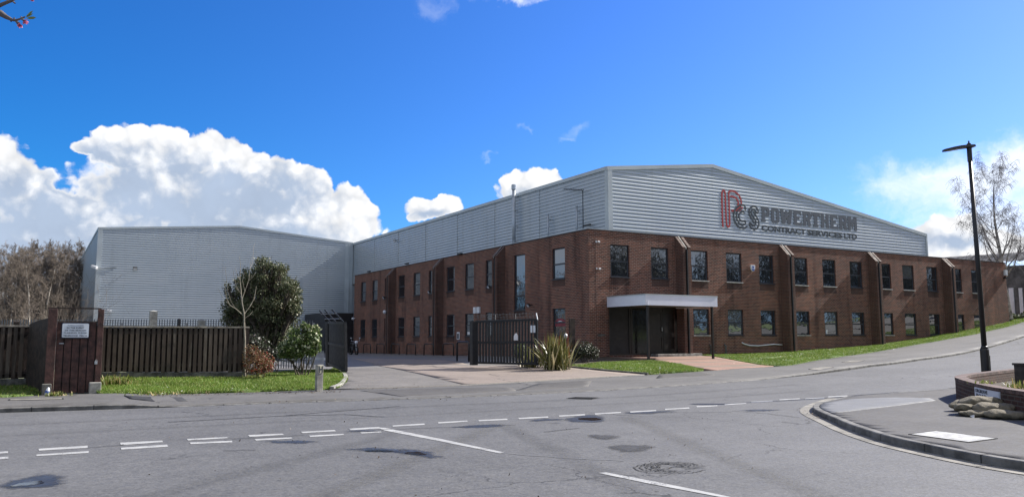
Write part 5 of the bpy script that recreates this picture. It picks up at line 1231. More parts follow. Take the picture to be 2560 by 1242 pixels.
# ------------------------------------------------------------------ palisade fence in front of the wing
def palisade(name, a, b, label, top=2.3, pm_='palisade'):
    a = np.array(a, float); b = np.array(b, float); L = np.linalg.norm(b - a); ex = (b - a) / L; nn = np.array([-ex[1], ex[0]])
    e = empty(name, (*a, h1(*a)), label, 'fence'); mb = MB(); n = int(L / .11); z0 = h1(*a)
    for i in range(n):
        p = ex * (i + .5) * .11; zb = h1(*(a + p)) - z0 + .03
        c = [p - ex * .022, p - nn * .012, p + ex * .022]
        mb.add([(*c[0], zb), (*c[1], zb), (*c[2], zb), (*c[0], zb + top - .03), (*c[1], zb + top), (*c[2], zb + top - .03)], [(0, 1, 4, 3), (1, 2, 5, 4)])
    mb.build('pales', M[pm_], e, recalc=False)
    r = MB()
    for z in (.35, top - .35): r.beam((*(nn * .03), z + .03), (*(ex * L + nn * .03), z + .03 + h1(*b) - z0), .05, .05)
    r.build('rail', M[pm_], e)
    for k in np.arange(0, L, 2.75):
        MB().box(-.05, .05, -.05, .05, -.1, top - .1).build('post', M[pm_], e, loc=(*(ex * k + nn * .08), 0))
    return e
palisade('palisade_fence', (-13.9, 1.6), (-30, 9.5), 'dark palisade fence running behind the shrubs in front of the metal wing', 2.12)
palisade('palisade_fence', tuple(onZ(704, 912, .3)[:2]), tuple(onZ(812, 921, .25)[:2]), 'low pale fence of kinked bars at the foot of the white-flowered shrub', .75, 'galv')
for px, pyt, pyb, D, w, m, lab in ((384, 777, 812, 33, .28, 'concrete', 'grey concrete post standing up behind the timber fence'), (447.5, 797, 812, 30, .12, 'dark_metal', 'short dark post top showing over the middle of the timber fence'), (503, 799, 812, 32, .26, 'concrete', 'shorter grey post top over the right end of the timber fence'), (42, 803, 818, 30, .2, 'wood_dark', 'stubby dark post behind the left timber fence')):
    t = dep(px, pyt, D); z0 = h1(t[0], t[1]); o = MB().box(-w / 2, w / 2, -w / 2, w / 2, 0, t[2] - z0 - .02).add([(-w / 2, -w / 2, t[2] - z0 - .02), (w / 2, -w / 2, t[2] - z0 - .02), (w / 2, w / 2, t[2] - z0 - .02), (-w / 2, w / 2, t[2] - z0 - .02), (0, 0, t[2] - z0 + .03)], [(0, 1, 4), (1, 2, 4), (2, 3, 4), (3, 0, 4)]).build('fence_post', M[m], None, (t[0], t[1], z0)); tag(o, lab, 'post')

# ------------------------------------------------------------------ timber fence, gate and sign
def timber_fence(a, b, zt, label, cap=True, bw=.10, gap=.056, gravel=.24):
    a = np.array(a, float); b = np.array(b, float); L = np.linalg.norm(b - a); ex = (b - a) / L; ny = np.array([ex[1], -ex[0]])
    ang = math.atan2(ex[1], ex[0]); z0 = h1(*a); e = empty('timber_fence', (*a, z0), label, 'fence', None, ang)
    front = MB(); back_ = MB(); n = int(L / (bw + gap)); z1 = h1(*b) - z0
    for i in range(n):
        x = i * (bw + gap); zb = z1 * x / L + gravel + random.uniform(-.015, .02); t = zt - z0 - .035
        tilt = random.uniform(-.008, .008)
        front.add([(x, -.045, zb), (x + bw, -.045, zb), (x + bw, -.022, zb), (x, -.022, zb), (x + tilt, -.045, t), (x + bw + tilt, -.045, t), (x + bw + tilt, -.022, t), (x + tilt, -.022, t)], [(0, 1, 5, 4), (1, 2, 6, 5), (2, 3, 7, 6), (3, 0, 4, 7), (4, 5, 6, 7), (3, 2, 1, 0)])
        xb = x + (bw + gap) / 2; back_.box(xb - .005, xb + bw, .04, .06, zb, t - .02)
    front.build('front_boards', M['wood_grey'], e); back_.build('rear_boards', M['wood_dark'], e)
    r = MB()
    for k in (.12, .85): r.beam((0, .01, gravel + (zt - z0 - gravel) * k), (L, .01, gravel + (zt - z0 - gravel) * k), .06, .09)
    r.build('rail', M['wood_dark'], e)
    if cap: MB().box(-.02, L + .02, -.06, .075, zt - z0 - .045, zt - z0 + .005).build('capping', M['wood_sunlit'], e)  # pale colour stands in for sun along the top edge
    g_ = MB().add([(0, -.03, -.2), (L, -.03, -.2), (L, .03, -.2), (0, .03, -.2), (0, -.03, gravel - .01), (L, -.03, gravel - .01 + z1), (L, .03, gravel - .01 + z1), (0, .03, gravel - .01)], [(0, 1, 5, 4), (1, 2, 6, 5), (2, 3, 7, 6), (3, 0, 4, 7), (4, 5, 6, 7)]); g_.build('gravel_board', M['concrete_dark'], e)
    for x in (0, L / 2, L): MB().box(x - .05, x + .05, .075, .17, -.2, zt - z0 - .04).build('post', M['wood_dark'], e)
    return e
def weathered():
    m = bpy.data.materials.new('wood_grey'); m.use_nodes = True; q = NT(m.node_tree)
    b = q.n('ShaderNodeBsdfPrincipled'); o = q.n('ShaderNodeOutputMaterial'); q.nt.links.new(b.outputs[0], o.inputs[0])
    x3 = q.n('ShaderNodeTexCoord').outputs['Object']; isl = q.n('ShaderNodeNewGeometry').outputs['Random Per Island']
    st = q.noise(q.vm('MULTIPLY', x3, (14, 14, 1.1)), 1.0, 5, .6)
    c = q.mix(isl, (0.045, 0.031, 0.024), (0.095, 0.072, 0.056)); c = q.mix(q.mr(st, .5, .8), c, (0.17, 0.145, 0.118))
    c = q.mix(q.mr(q.noise(x3, 1.7, 3), .5, .7), c, (0.04, 0.033, 0.026))
    q.put(b.inputs['Base Color'], c); b.inputs['Roughness'].default_value = .9; return m
M['wood_grey'] = weathered()
fL = np.array([-22.75, -6.0]); fR = np.array([-18.38, -6.0])
fl_z = dep(257, 814.4, float((np.array([*fL, 0]) - CAM) @ HD))[2]
timber_fence(fL, fR, fl_z, 'weathered brown timber fence of spaced upright boards, right of the sign gate')
timber_fence((-33.0, -6.6), (onT(68, 900, -6.6)[0], -6.6), fl_z + .0, 'dark shaded timber fence left of the sign gate')
# curved-top side panel between gate and left fence
g0 = np.array(onT(112, 988, -8.75)[:2]); 
A0_ = np.array([onT(117, 900, -8.66)[0], -8.66]); A1_ = np.array([onT(68, 900, -6.6)[0], -6.6])
mb = MB(); n = 16
for i in range(n):
    k = i / n; p = A0_ * (1 - k) + A1_ * k; q = p + (A1_ - A0_) / n * .96
    t = fl_z + .16 * math.cos(k * 1.5)
    z0 = h1(*p); dxy = np.array([.012, .004])
    mb.add([(*(p - dxy), z0 + .05), (*(q - dxy), z0 + .05), (*(q + dxy), z0 + .05), (*(p + dxy), z0 + .05), (*(p - dxy), t), (*(q - dxy), t), (*(q + dxy), t), (*(p + dxy), t)], [(0, 1, 5, 4), (1, 2, 6, 5), (2, 3, 7, 6), (3, 0, 4, 7), (4, 5, 6, 7)])
o = mb.build('side_fence', M['wood_dark']); tag(o, 'dark close-boarded side panel with curved top between the sign gate and left fence', 'fence')
mb = MB(); 
for i in range(14):
    p = np.array([-23.08, -8.6]) * (1 - i / 14) + fL * (i / 14); z0 = h1(*p); mb.box(p[0] - .012, p[0] + .012, p[1], p[1] + .16, z0 + .05, fl_z - .02)
o = mb.build('side_fence', M['wood_dark']); tag(o, 'close-boarded side panel running back from the right post of the sign gate', 'fence')

TG = -8.72                                                     # plane of the sign gate
tgl = onT(118, 985, TG); tgr = onT(248, 985, TG)
tg = empty('timber_gate', (tgl[0], TG, h1(tgl[0], TG)), 'tall reddish brown plank gate with high posts, crossbar and a white sign', 'gate'); tb = np.array([tgl[0], TG, h1(tgl[0], TG)])
def tp(x, y, dy=0.0): return onT(x, y, TG + dy) - tb
ztp = tp(190, 772)[2]
for px in ((121, 146), (239, 254)):
    a = tp(px[0], 900)[0]; b = tp(px[1], 900)[0]
    if px[0] == 121: a, b = tp(114, 900)[0], tp(137, 900)[0]
    o = MB().box(a, b, -.06, .10, -.2, ztp).build('gate_post', M['wood_red'], tg); bevel(o, .008)
MB().box(tp(121, 772)[0], tp(254, 772)[0], -.03, .03, ztp, ztp + .035).build('crossbar', M['wood_dark'], tg)
xa = tp(138, 900)[0]; xb = tp(238, 900)[0]; zt_ = tp(190, 805)[2]; n = 5
for i in range(n):
    x0 = xa + (xb - xa) * i / n; x1 = xa + (xb - xa) * (i + 1) / n - .022
    o = MB().box(x0, x1, .0 + random.uniform(-.004, .004), .03, .03 + random.uniform(0, .03), zt_).build('plank', M['wood_red'], tg); bevel(o, .004)
MB().box(xa - .05, xb + .08, -.02, .05, zt_ + .002, zt_ + .03).build('top_rail', M['wood_grey'], tg)
MB().box(xa, xb, .032, .08, .3, .42).box(xa, xb, .032, .08, zt_ - .3, zt_ - .18).build('ledge', M['wood_dark'], tg)
MB().box(xa, xb, .082, .09, .05, zt_).build('backing', M['black_paint'], tg)
MB().box(tp(153, 858)[0] - .05, tp(153, 858)[0] + .06, -.012, -.002, tp(153, 858)[2] - .012, tp(153, 858)[2] + .012).build('hinge', M['galv'], tg)
hp_ = tp(238, 905); MB().box(hp_[0] - .02, hp_[0] + .05, -.09, -.062, hp_[2] - .05, hp_[2] + .03).tube([(hp_[0], -.08, hp_[2] + .03), (hp_[0] + .005, -.08, hp_[2] + .07), (hp_[0] + .03, -.08, hp_[2] + .07), (hp_[0] + .035, -.08, hp_[2] + .03)], .007, 5).build('padlock', M['galv'], tg)
# sign on the gate
s0 = onT(154.5, 842, TG - .075); s1 = onT(221, 842, TG - .075); zs0, zs1 = onT(190, 843, TG - .075)[2], onT(190, 808.3, TG - .075)[2]
ts = empty('warning_sign', (s0[0], TG - .06, zs0), 'white sign with dark capital lettering about a flashing beacon, on the timber gate', 'sign')
w, h = s1[0] - s0[0], zs1 - zs0
o = MB().box(-.02, w + .01, .0, .035, -.02, h + .02).build('backing', M['sign_edge'], ts)
r = .03; poly = []
for cx_, cz_, a0 in ((w - r, r, -90), (w - r, h - r, 0), (r, h - r, 90), (r, r, 180)):
    poly += [(cx_ + r * math.cos(math.radians(a0 + a)), cz_ + r * math.sin(math.radians(a0 + a))) for a in (0, 30, 60, 90)]
MB().prism(poly, 1, -.012, -.001).build('face', M['sign_white'], ts)
for txt, x0, x1, zc, m, b in (('PUMPING STATION', .20, .80, .865, 'ink_faded', .0), ('IN THE EVENT', .17, .82, .70, 'ink', .012), ('OF THIS BEACON', .10, .90, .515, 'ink', .012), ('FLASHING, PLEASE', .07, .93, .33, 'ink', .012), ('TELEPHONE  700116', .05, .95, .13, 'ink', .012)):
    fit_text('lettering', txt, (w * x0, -.0125, h * (zc - .06)), (1, 0, 0), (0, 0, 1), w * (x1 - x0), h * .105, m, ts, b, .004)
# concrete blocks at the gate foot, bottle
for px0, px1, pyt, pyb, lab in ((103, 127, 960, 991, 'small concrete block at the left foot of the timber gate'), (222, 252, 956, 989, 'taller pale-topped concrete block at the right foot of the timber gate')):
    a = onT(px0, pyb, TG - .28); b = onT(px1, pyb, TG - .28); t = onT(px0, pyt, TG - .28)[2]; z0 = h1(a[0], TG)
    o = MB().box(0, b[0] - a[0], -.0, .26, -.1, t - z0).build('concrete_block', M['concrete_dark'] if px0 < 200 else M['concrete'], None, (a[0], TG - .26, z0)); bevel(o, .015); tag(o, lab, 'block')
p = G(116, 989, .06); e = empty('drinks_bottle', (p[0], p[1], p[2]), 'crushed blue and white plastic bottle lying at the left gate block', 'bottle')
MB().tube([(0, 0, .03), (.02, 0, .12), (.03, .0, .17), (.035, 0, .22)], [.045, .05, .04, .015], 8).build('body', M['white'], e); MB().tube([(.005, 0, .07), (.02, 0, .13)], .053, 8).build('label', M['blue_plastic'], e)

# ------------------------------------------------------------------ hydrant marker post
p = G(797, 974, .05); e = empty('hydrant_marker', (p[0], p[1], p[2] - .05), 'short grey concrete marker post with a cream H plate on the left lawn', 'marker post')
e.rotation_euler = (0, 0, .13)
zt_ = dep(797, 911, float((p - CAM) @ HD))[2] - p[2] + .05
o = MB().box(-.095, .095, -.07, .07, -.1, zt_).build('post', M['concrete'], e); bevel(o, .012)
MB().box(-.055, .085, -.085, -.071, zt_ - .24, zt_ - .02).build('plate', M['cream'], e)
hx0, hx1, hz0, hz1 = -.045, .072, zt_ - .225, zt_ - .035
MB().box(hx0, hx0 + .03, -.092, -.086, hz0, hz1).box(hx1 - .03, hx1, -.092, -.086, hz0, hz1).box(hx0 + .03, hx1 - .03, -.092, -.086, (hz0 + hz1) / 2 - .018, (hz0 + hz1) / 2 + .018).build('lettering', M['ink'], e)

# ------------------------------------------------------------------ lamp post
lb = dep(2464.5, 925, 24.6); lt = dep(2427, 372, 24.6); zb = h1(lb[0], lb[1]) + .03; Hl = lt[2] - zb
lp = empty('lamp_post', (lb[0], lb[1], zb), 'tall black street lamp with flat angled head behind the low brick wall', 'street lamp')
lean = np.array([-.10, .0])
o = MB().tube([(0, 0, -.2), (0, 0, 1.02), (-.0, 0, 1.06)], [.125, .125, .11], 14).build('base', M['brown_metal'], lp, smooth=False)
MB().box(-.05, .05, -.131, -.122, .35, .85).build('access_door', M['dark_metal'], lp)
MB().tube([(0, 0, 1.06), (0, 0, 1.14)], [.11, .078], 14).tube([(0, 0, 1.12), (lean[0], lean[1], Hl - .25)], [.078, .055], 14).build('pole', M['dark_metal'], lp, smooth=True)
MB().tube([(lean[0] * .97, 0, Hl - .42), (lean[0], 0, Hl + .02)], .072, 14).build('collar', M['dark_metal'], lp)
# head reaches to the left of the photo over the road
hd = np.array([-RT[0], -RT[1], .0]) * 1.0; hd /= np.linalg.norm(hd); sd_ = np.array([-hd[1], hd[0], 0]); up_ = np.array([0, 0, 1.0])
c = np.array([lean[0], lean[1], Hl]); mb = MB()
prof = [(-.14, .14, .10, .06, .02), (.06, .15, .10, .05, -.03), (.30, .16, .07, .02, -.02), (.52, .15, .03, -.03, .0), (.80, .10, -.035, -.07, .0)]
for (d, w, zt_, zb_, _) in prof:
    for sx, z in ((-1, zb_ - .03), (1, zb_ - .03), (.8, zt_), (-.8, zt_)): mb.v.append(tuple(c + hd * d + sd_ * sx * w + up_ * (z - d * .0)))
for i in range(len(prof) - 1):
    for j in range(4): mb.f.append((4 * i + j, 4 * i + (j + 1) % 4, 4 * i + 4 + (j + 1) % 4, 4 * i + 4 + j))
mb.f += [(3, 2, 1, 0), tuple(range(4 * len(prof) - 4, 4 * len(prof)))]
mb.build('lamp_head', M['dark_metal'], lp)
q = MB(); a = c + hd * .3 + up_ * -.02; b = c + hd * .7 + up_ * -.085; q.beam(a, b, .2, .012, (0, 0, 1)); q.build('lens', M['galv'], lp)
MB().tube([c + up_ * .1, c + up_ * .15], .06, 10).tube([c + up_ * .15, c + up_ * .24], [.03, .02], 8).build('sensor', M['dark_metal'], lp)

# ------------------------------------------------------------------ low curved brick wall at the corner
WZ = .62
def wall_top(p): return max(WZ, h1(p[0], p[1]) + .48 if p[1] > -21.9 else WZ)
wf = [onZ(2700, 1000, WZ)[:2], onZ(2560, 977.5, WZ)[:2], onZ(2483, 967.5, WZ)[:2], onZ(2430, 956, WZ)[:2], onZ(2395, 946, WZ)[:2], onZ(2384, 940.5, WZ)[:2], onZ(2400, 935.5, WZ)[:2], onZ(2440, 930.5, WZ)[:2], onZ(2538, 920, WZ)[:2], onZ(2640, 908, WZ)[:2]]
line = resample(smooth_line(wf, 3), .25); inner = offset_line(line, -.24)
if np.linalg.norm(inner[len(inner) // 2] - np.array([2.0, -21.5])) > np.linalg.norm(line[len(line) // 2] - np.array([2.0, -21.5])): inner = offset_line(line, .24)
cw = empty('corner_wall', (*line[0], 0), 'low curved dark brick corner wall carrying the street nameplate', 'wall')
def ring_wall(line, inner, z0f, z1f, material, name, parent, grow=0.0):
    mb = MB(); uv = []; d = 0; org = np.array([*cw.location[:2]])
    for i, (p, q) in enumerate(zip(line, inner)):
        if i: d += np.linalg.norm(p - line[i - 1])
        m_ = (p + q) / 2; p2 = m_ + (p - m_) * (1 + grow); q2 = m_ + (q - m_) * (1 + grow)
        a, b = z0f(p), z1f(p); mb.v += [(*(p2 - org), a), (*(p2 - org), b), (*(q2 - org), b), (*(q2 - org), a)]; uv += [(d, a), (d, b), (d, b + .2), (d, a)]
    n = len(line)
    for i in range(n - 1):
        for j in range(3): mb.f.append((4 * i + j, 4 * i + j + 1, 4 * i + 5 + j, 4 * i + 4 + j))
        if grow: mb.f.append((4 * i + 3, 4 * i, 4 * i + 4, 4 * i + 7))
    mb.f += [(3, 2, 1, 0), (4 * n - 4, 4 * n - 3, 4 * n - 2, 4 * n - 1)]
    o = mb.build(name, material, parent); ul = o.data.uv_layers.new(name='UVMap')
    for l in o.data.loops: ul.data[l.index].uv = uv[l.vertex_index]
    return o
ring_wall(line, inner, lambda p: h1(*p) - .2, lambda p: WZ - .075, M['brick_low'], 'brickwork', cw)
ring_wall(line, inner, lambda p: WZ - .073, lambda p: WZ, M['coping_brick'], 'coping', cw, .06)
bed = [tuple(p) for p in inner[1:-1]]
sheet('planting_bed', bed, lambda V: np.full(len(V), .30) - H(V), M['soil'], .3)
pz = dep(2580, 912, 21.5); o = MB().box(-.5, .5, -.2, .2, -.6, 0).build('brick_pier', M['pier_dark'], None, tuple(pz)); tag(o, 'darker raised brick pier at the right end of the corner wall', 'pier')
MB().box(-.53, .53, -.23, .23, .002, .06).build('coping', M['pier_dark'], o)
# nameplate
def wall_pt(px, py, out=.0):
    """point on the outer face of the wall seen at a photo position"""
    best = None
    for i in range(len(line) - 1):
        a, b = line[i], line[i + 1]; d = ray(px, py); n_ = np.array([b[1] - a[1], a[0] - b[0], 0]); n_ /= np.linalg.norm(n_)
        if abs(d @ n_) < 1e-6: continue
        k = ((np.array([*a, 0]) - CAM) @ n_) / (d @ n_); p = CAM + d * k
        t = ((p[:2] - a) @ (b - a)) / ((b - a) @ (b - a))
        if -.02 <= t <= 1.02 and (best is None or k < best[0]): best = (k, p, n_ if d @ n_ < 0 else -n_)
    return best[1] + best[2] * out, best[2]
a, na = wall_pt(2441, 985, .03); b, nb = wall_pt(2501, 990, .03)
a[2] = .335; b[2] = .335; exn = (b - a); exn[2] = 0; wn = np.linalg.norm(exn); exn /= wn; nn = np.array([exn[1], -exn[0], 0]); nn = nn if nn @ (CAM - a) > 0 else -nn
np_ = empty('street_nameplate', tuple(a), 'white street nameplate with dark capitals fixed to the low corner wall', 'sign')
mb = MB(); q = [np.zeros(3), exn * wn, exn * wn + np.array([0, 0, .21]), np.array([0, 0, .21])]
mb.add([p for p in q] + [p - nn * .06 for p in q], [(0, 1, 2, 3), (7, 6, 5, 4), (0, 4, 5, 1), (1, 5, 6, 2), (2, 6, 7, 3), (3, 7, 4, 0)]); mb.build('plate', M['street_sign'], np_)
fit_text('lettering', 'ORGREAVE', exn * wn * .04 + np.array([0, 0, .115]) + nn * .002, exn, (0, 0, 1), wn * .52, .07, 'ink', np_, .012, .004)
fit_text('lettering', 'ROAD', exn * wn * .08 + np.array([0, 0, .02]) + nn * .002, exn, (0, 0, 1), wn * .44, .07, 'ink', np_, .012, .004)

# ------------------------------------------------------------------ sandbags
def sandbag(c, L, w, h, yaw, label, droop=0.0, seed=0, tilt=0.0):
    r = np.random.default_rng(seed); nu, nv = 34, 24; V = []; Fc = []
    for i in range(nu + 1):
        u = -1 + 2 * i / nu; prof = (1 - abs(u) ** 3.2) ** .5 if abs(u) < 1 else 0
        if abs(u) > .8: prof = max(prof * .9, .16)
        for j in range(nv):
            a = 2 * math.pi * j / nv; sy = math.copysign(abs(math.cos(a)) ** .75, math.cos(a)); sz = math.copysign(abs(math.sin(a)) ** .8, math.sin(a))
            k = prof * (1 + .05 * math.sin(5 * u + 3 * a + seed) + .035 * math.sin(11 * u - 4 * a) + r.normal(0, .012))
            p = Vector((u * L / 2, sy * k * w / 2, sz * k * h / 2 + (tilt * u) * L / 2 - droop * u * u * L * .2))
            n1 = mnoise.noise_vector(p * 4.5 + Vector((seed * 3.1, 0, 0))); n2 = mnoise.noise_vector(p * 15 + Vector((0, seed * 2.3, 0)))
            p += Vector((n1.x * .03, n1.y * .04, n1.z * .028)) + n2 * .009
            V.append(tuple(p))
        
    for i in range(nu):
        for j in range(nv): Fc.append((i * nv + j, i * nv + (j + 1) % nv, (i + 1) * nv + (j + 1) % nv, (i + 1) * nv + j))
    Fc += [tuple(range(nv - 1, -1, -1)), tuple(nu * nv + j for j in range(nv))]
    mb = MB(); mb.add(V, Fc); o = mb.build('sandbag', M['hessian'], None, tuple(c), yaw, True)
    s = o.modifiers.new('s', 'SUBSURF'); s.levels = 1; s.render_levels = 1
    return tag(o, label, 'sandbag', 'sandbags piled against the corner wall')
base = .11; ax = math.atan2(RT[1], RT[0])
def sbp(px, py, D): return dep(px, py, D)
def put_bag(px, py, D, L, w, h, da, label, seed, tilt=0.0, droop=0.0):
    p = dep(px, py, D); sandbag(p, L, w, h, ax + da, label, droop, seed, tilt)
put_bag(2466, 1034, 15.15, .78, .42, .15, -.12, 'sandbag lying flat on the pavement at the front of the pile', 1)
put_bag(2418, 1020, 15.6, .62, .36, .18, .55, 'sandbag poking out at the left end of the pile', 2, -.12)
put_bag(2426, 1034, 15.3, .50, .30, .10, .15, 'small flattened sandbag at the lower left of the pile', 3, -.05)
put_bag(2402, 1009, 16.3, .55, .34, .15, .5, 'sandbag tucked at the back left of the pile', 4, .18)
put_bag(2455, 1006, 15.7, .84, .50, .24, -.1, 'big sandbag draped over the top of the pile below the nameplate', 5, .0, .12)
put_bag(2483, 1021, 15.2, .70, .42, .20, -.35, 'shaded sandbag in the middle right of the pile', 6, -.06)
put_bag(2515, 1036, 14.7, .70, .40, .17, -.5, 'shaded sandbag slumped at the right end of the pile', 7, -.04)
put_bag(2505, 1019, 15.3, .55, .36, .18, -.5, 'shaded sandbag at the back right of the pile against the wall', 8)
p = onZ(2434, 1046, .115); o = MB().add([(0, 0, 0), (.06, .02, .0), (.05, .01, .07), (-.03, .05, .05), (.1, .05, .0), (.02, -.04, .03)], [(0, 1, 2), (0, 2, 3), (1, 4, 2), (0, 5, 1)]).build('litter', M['white'], None, tuple(p)); tag(o, 'crumpled scrap of white litter in front of the sandbags', 'litter')
# ------------------------------------------------------------------ trees and plants
def frusta(segs, n):
    """segments (p0, p1, r0, r1) -> mesh arrays of n-sided tapered tubes"""
    S = np.array([(*a, *b, ra, rb) for a, b, ra, rb in segs], float); p, q, r0, r1 = S[:, :3], S[:, 3:6], S[:, 6], S[:, 7]
    d = q - p; d /= np.maximum(np.linalg.norm(d, axis=1, keepdims=True), 1e-9)
    ref = np.where(np.abs(d[:, 2:3]) > .9, np.array([[1., 0, 0]]), np.array([[0, 0, 1.]]))
    x = np.cross(d, ref); x /= np.linalg.norm(x, axis=1, keepdims=True); y = np.cross(d, x)
    V = []
    for c, r in ((p, r0), (q, r1)):
        for j in range(n):
            a = 2 * math.pi * j / n; V.append(c + (x * math.cos(a) + y * math.sin(a)) * r[:, None])
    V = np.stack(V, 1); m = len(S); base_ = (np.arange(m) * 2 * n)[:, None]
    F = [np.stack([base_[:, 0] + j, base_[:, 0] + (j + 1) % n, base_[:, 0] + n + (j + 1) % n, base_[:, 0] + n + j], 1) for j in range(n)]
    return V.reshape(-1, 3), np.concatenate(F)
def grow(r, p, d, L, rad, lvl, P, big, small):
    """recursive bare branching; P holds the habit"""
    n = P['n'][lvl]; step = L / n; pts = [p]; rr = rad
    for i in range(n):
        d = d + r.normal(0, P['wob'][lvl], 3); d[2] += P['up'][lvl] * (1.0 if not P.get('droop') else (1 - (i / n) * P['droop'][lvl])); d = d / np.linalg.norm(d)
        q = p + d * step; r1 = rad * (1 - (i + 1) / n * P['taper'][lvl])
        (big if rr > P['cut'] else small).append((p, q, rr, max(r1, P['min'])))
        rr = max(r1, P['min']); p = q
        if lvl + 1 < len(P['n']) and i >= P['first'][lvl]:
            for _ in range(r.poisson(P['kids'][lvl]) if P['kids'][lvl] < 3 else int(P['kids'][lvl])):
                ax_ = r.normal(0, 1, 3); ax_ -= d * (ax_ @ d); ax_ /= np.linalg.norm(ax_) + 1e-9
                a = P['ang'][lvl] + r.normal(0, .15); dd = d * math.cos(a) + ax_ * math.sin(a)
                f = (1 - .55 * i / n) if lvl == 0 else (1 - .4 * i / n)
                grow(r, p - d * step * r.random(), dd, L * P['len'][lvl] * f * r.uniform(.7, 1.15), rr * P['rk'][lvl], lvl + 1, P, big, small)
def bare_tree(name, seed, P, height, loc, label, cat='tree', group=None, bark='bark', twig='twig', parent_scale=1.0):
    r = np.random.default_rng(seed); big = []; small = []
    grow(r, np.zeros(3) + np.array([0, 0, -.2]), np.array([r.normal(0, .05), r.normal(0, .05), 1.0]), height, P['r0'], 0, P, big, small)
    e = empty(name, loc, label, cat, group)
    v, f = frusta(big, 6); link('trunk', np_mesh('trunk', v, f, M[bark], True), e)
    if small: v, f = frusta(small, 3); link('crown', np_mesh('crown', v, f, M[twig]), e)
    return e
BIRCH = dict(r0=.10, n=[12, 6, 4, 3], wob=[.05, .13, .18, .22], up=[.04, .09, .06, .02], taper=[.9, .85, .8, .7], cut=.035, min=.012, first=[3, 1, 0, 0], kids=[3, 2.0, 2.0, 0], ang=[.75, .65, .7, .6], len=[.30, .42, .5, .4], rk=[.42, .5, .6, .5])
woods_px = [(2, 612), (22, 622), (40, 640), (58, 605), (75, 632), (92, 618), (110, 636), (128, 610), (146, 627), (163, 600), (178, 608), (192, 615), (30, 628), (66, 620), (102, 628), (136, 618), (170, 622), (186, 632), (10, 640), (50, 634), (118, 622), (152, 640), (200, 612), (84, 640), (14, 618), (34, 606), (48, 616), (70, 606), (88, 622), (100, 612), (122, 606), (132, 620), (156, 616), (174, 606), (182, 622), (196, 620)]
words_a = ['tall', 'slim', 'pale-stemmed', 'leaning', 'dense-twigged', 'brown-twigged']; protoB = []
for k in range(5):
    P = dict(BIRCH); P['r0'] = .09 + .02 * k
    protoB.append(bare_tree('birch_tree', 100 + k, P, 11.5, (0, 0, -50), 'x', group='bare birch trees in the wood on the left', bark='bark_birch', twig='twig_far'))
order = sorted(woods_px); names_ = ['first', 'second', 'third', 'fourth', 'fifth', 'sixth', 'seventh', 'eighth', 'ninth', 'tenth', 'eleventh', 'twelfth', 'thirteenth', 'fourteenth', 'fifteenth', 'sixteenth', 'seventeenth', 'eighteenth', 'nineteenth', 'twentieth', 'twenty-first', 'twenty-second', 'twenty-third', 'twenty-fourth', 'twenty-fifth', 'twenty-sixth', 'twenty-seventh', 'twenty-eighth', 'twenty-ninth', 'thirtieth', 'thirty-first', 'thirty-second', 'thirty-third', 'thirty-fourth', 'thirty-fifth', 'thirty-sixth']
for i, (px, pt) in enumerate(order):
    D = 62 + (i * 7.3) % 34
    if px > 150: D = 88 + (i * 5) % 22
    pt += random.Random(i).uniform(-14, 10); p = dep(px, pt, D); z0 = h1(min(90, p[0]), min(150, p[1])) - .1; hgt = p[2] - z0
    o = protoB[i] if i < 5 else copy_tree(protoB[i % 5])
    o.location = (p[0], p[1], z0); s = hgt / 12.5; o.scale = (s * random.uniform(.9, 1.15), s * random.uniform(.9, 1.15), s); o.rotation_euler = (0, 0, random.uniform(0, 6.28))
    o['label'] = ('bare birch in the wood behind the left fence, %s from the left edge' % names_[i]) if i else 'bare birch at the very left edge of the wood behind the fence'
# tangled undergrowth closing the wood
def thicket(name, pts, n, h, spread, m, label, seed=5):
    r = np.random.default_rng(seed); segs = []
    for _ in range(n):
        x, y = pts(r); z0 = h1(max(-90, x), min(150, y)); p = np.array([x, y, z0 - .1]); d = np.array([r.normal(0, .35), r.normal(0, .35), 1.0]); L = h * r.uniform(.4, 1.1); rr = r.uniform(.012, .03)
        for i in range(5):
            d = d + r.normal(0, .22, 3) + np.array([0, 0, .06]); d /= np.linalg.norm(d); q = p + d * L / 5; segs.append((p, q, rr, rr * .75)); rr *= .75
            for _ in range(2):
                dd = d + r.normal(0, .7, 3); dd /= np.linalg.norm(dd); segs.append((q, q + dd * L * .22, rr * .6, .006))
            p = q
    v, f = frusta(segs, 3); o = link(name, np_mesh(name, v, f, M[m])); return tag(o, label, 'undergrowth', kind='stuff')
def wood_pt(r):
    D = r.uniform(58, 112); px = r.uniform(-260, 205 if D > 80 else 190); p = dep(px, 800, D); return p[0], p[1]
thicket('undergrowth', wood_pt, 2600, 6.0, 1, 'twig_far', 'tangle of bare brown saplings and twigs filling the wood on the left')
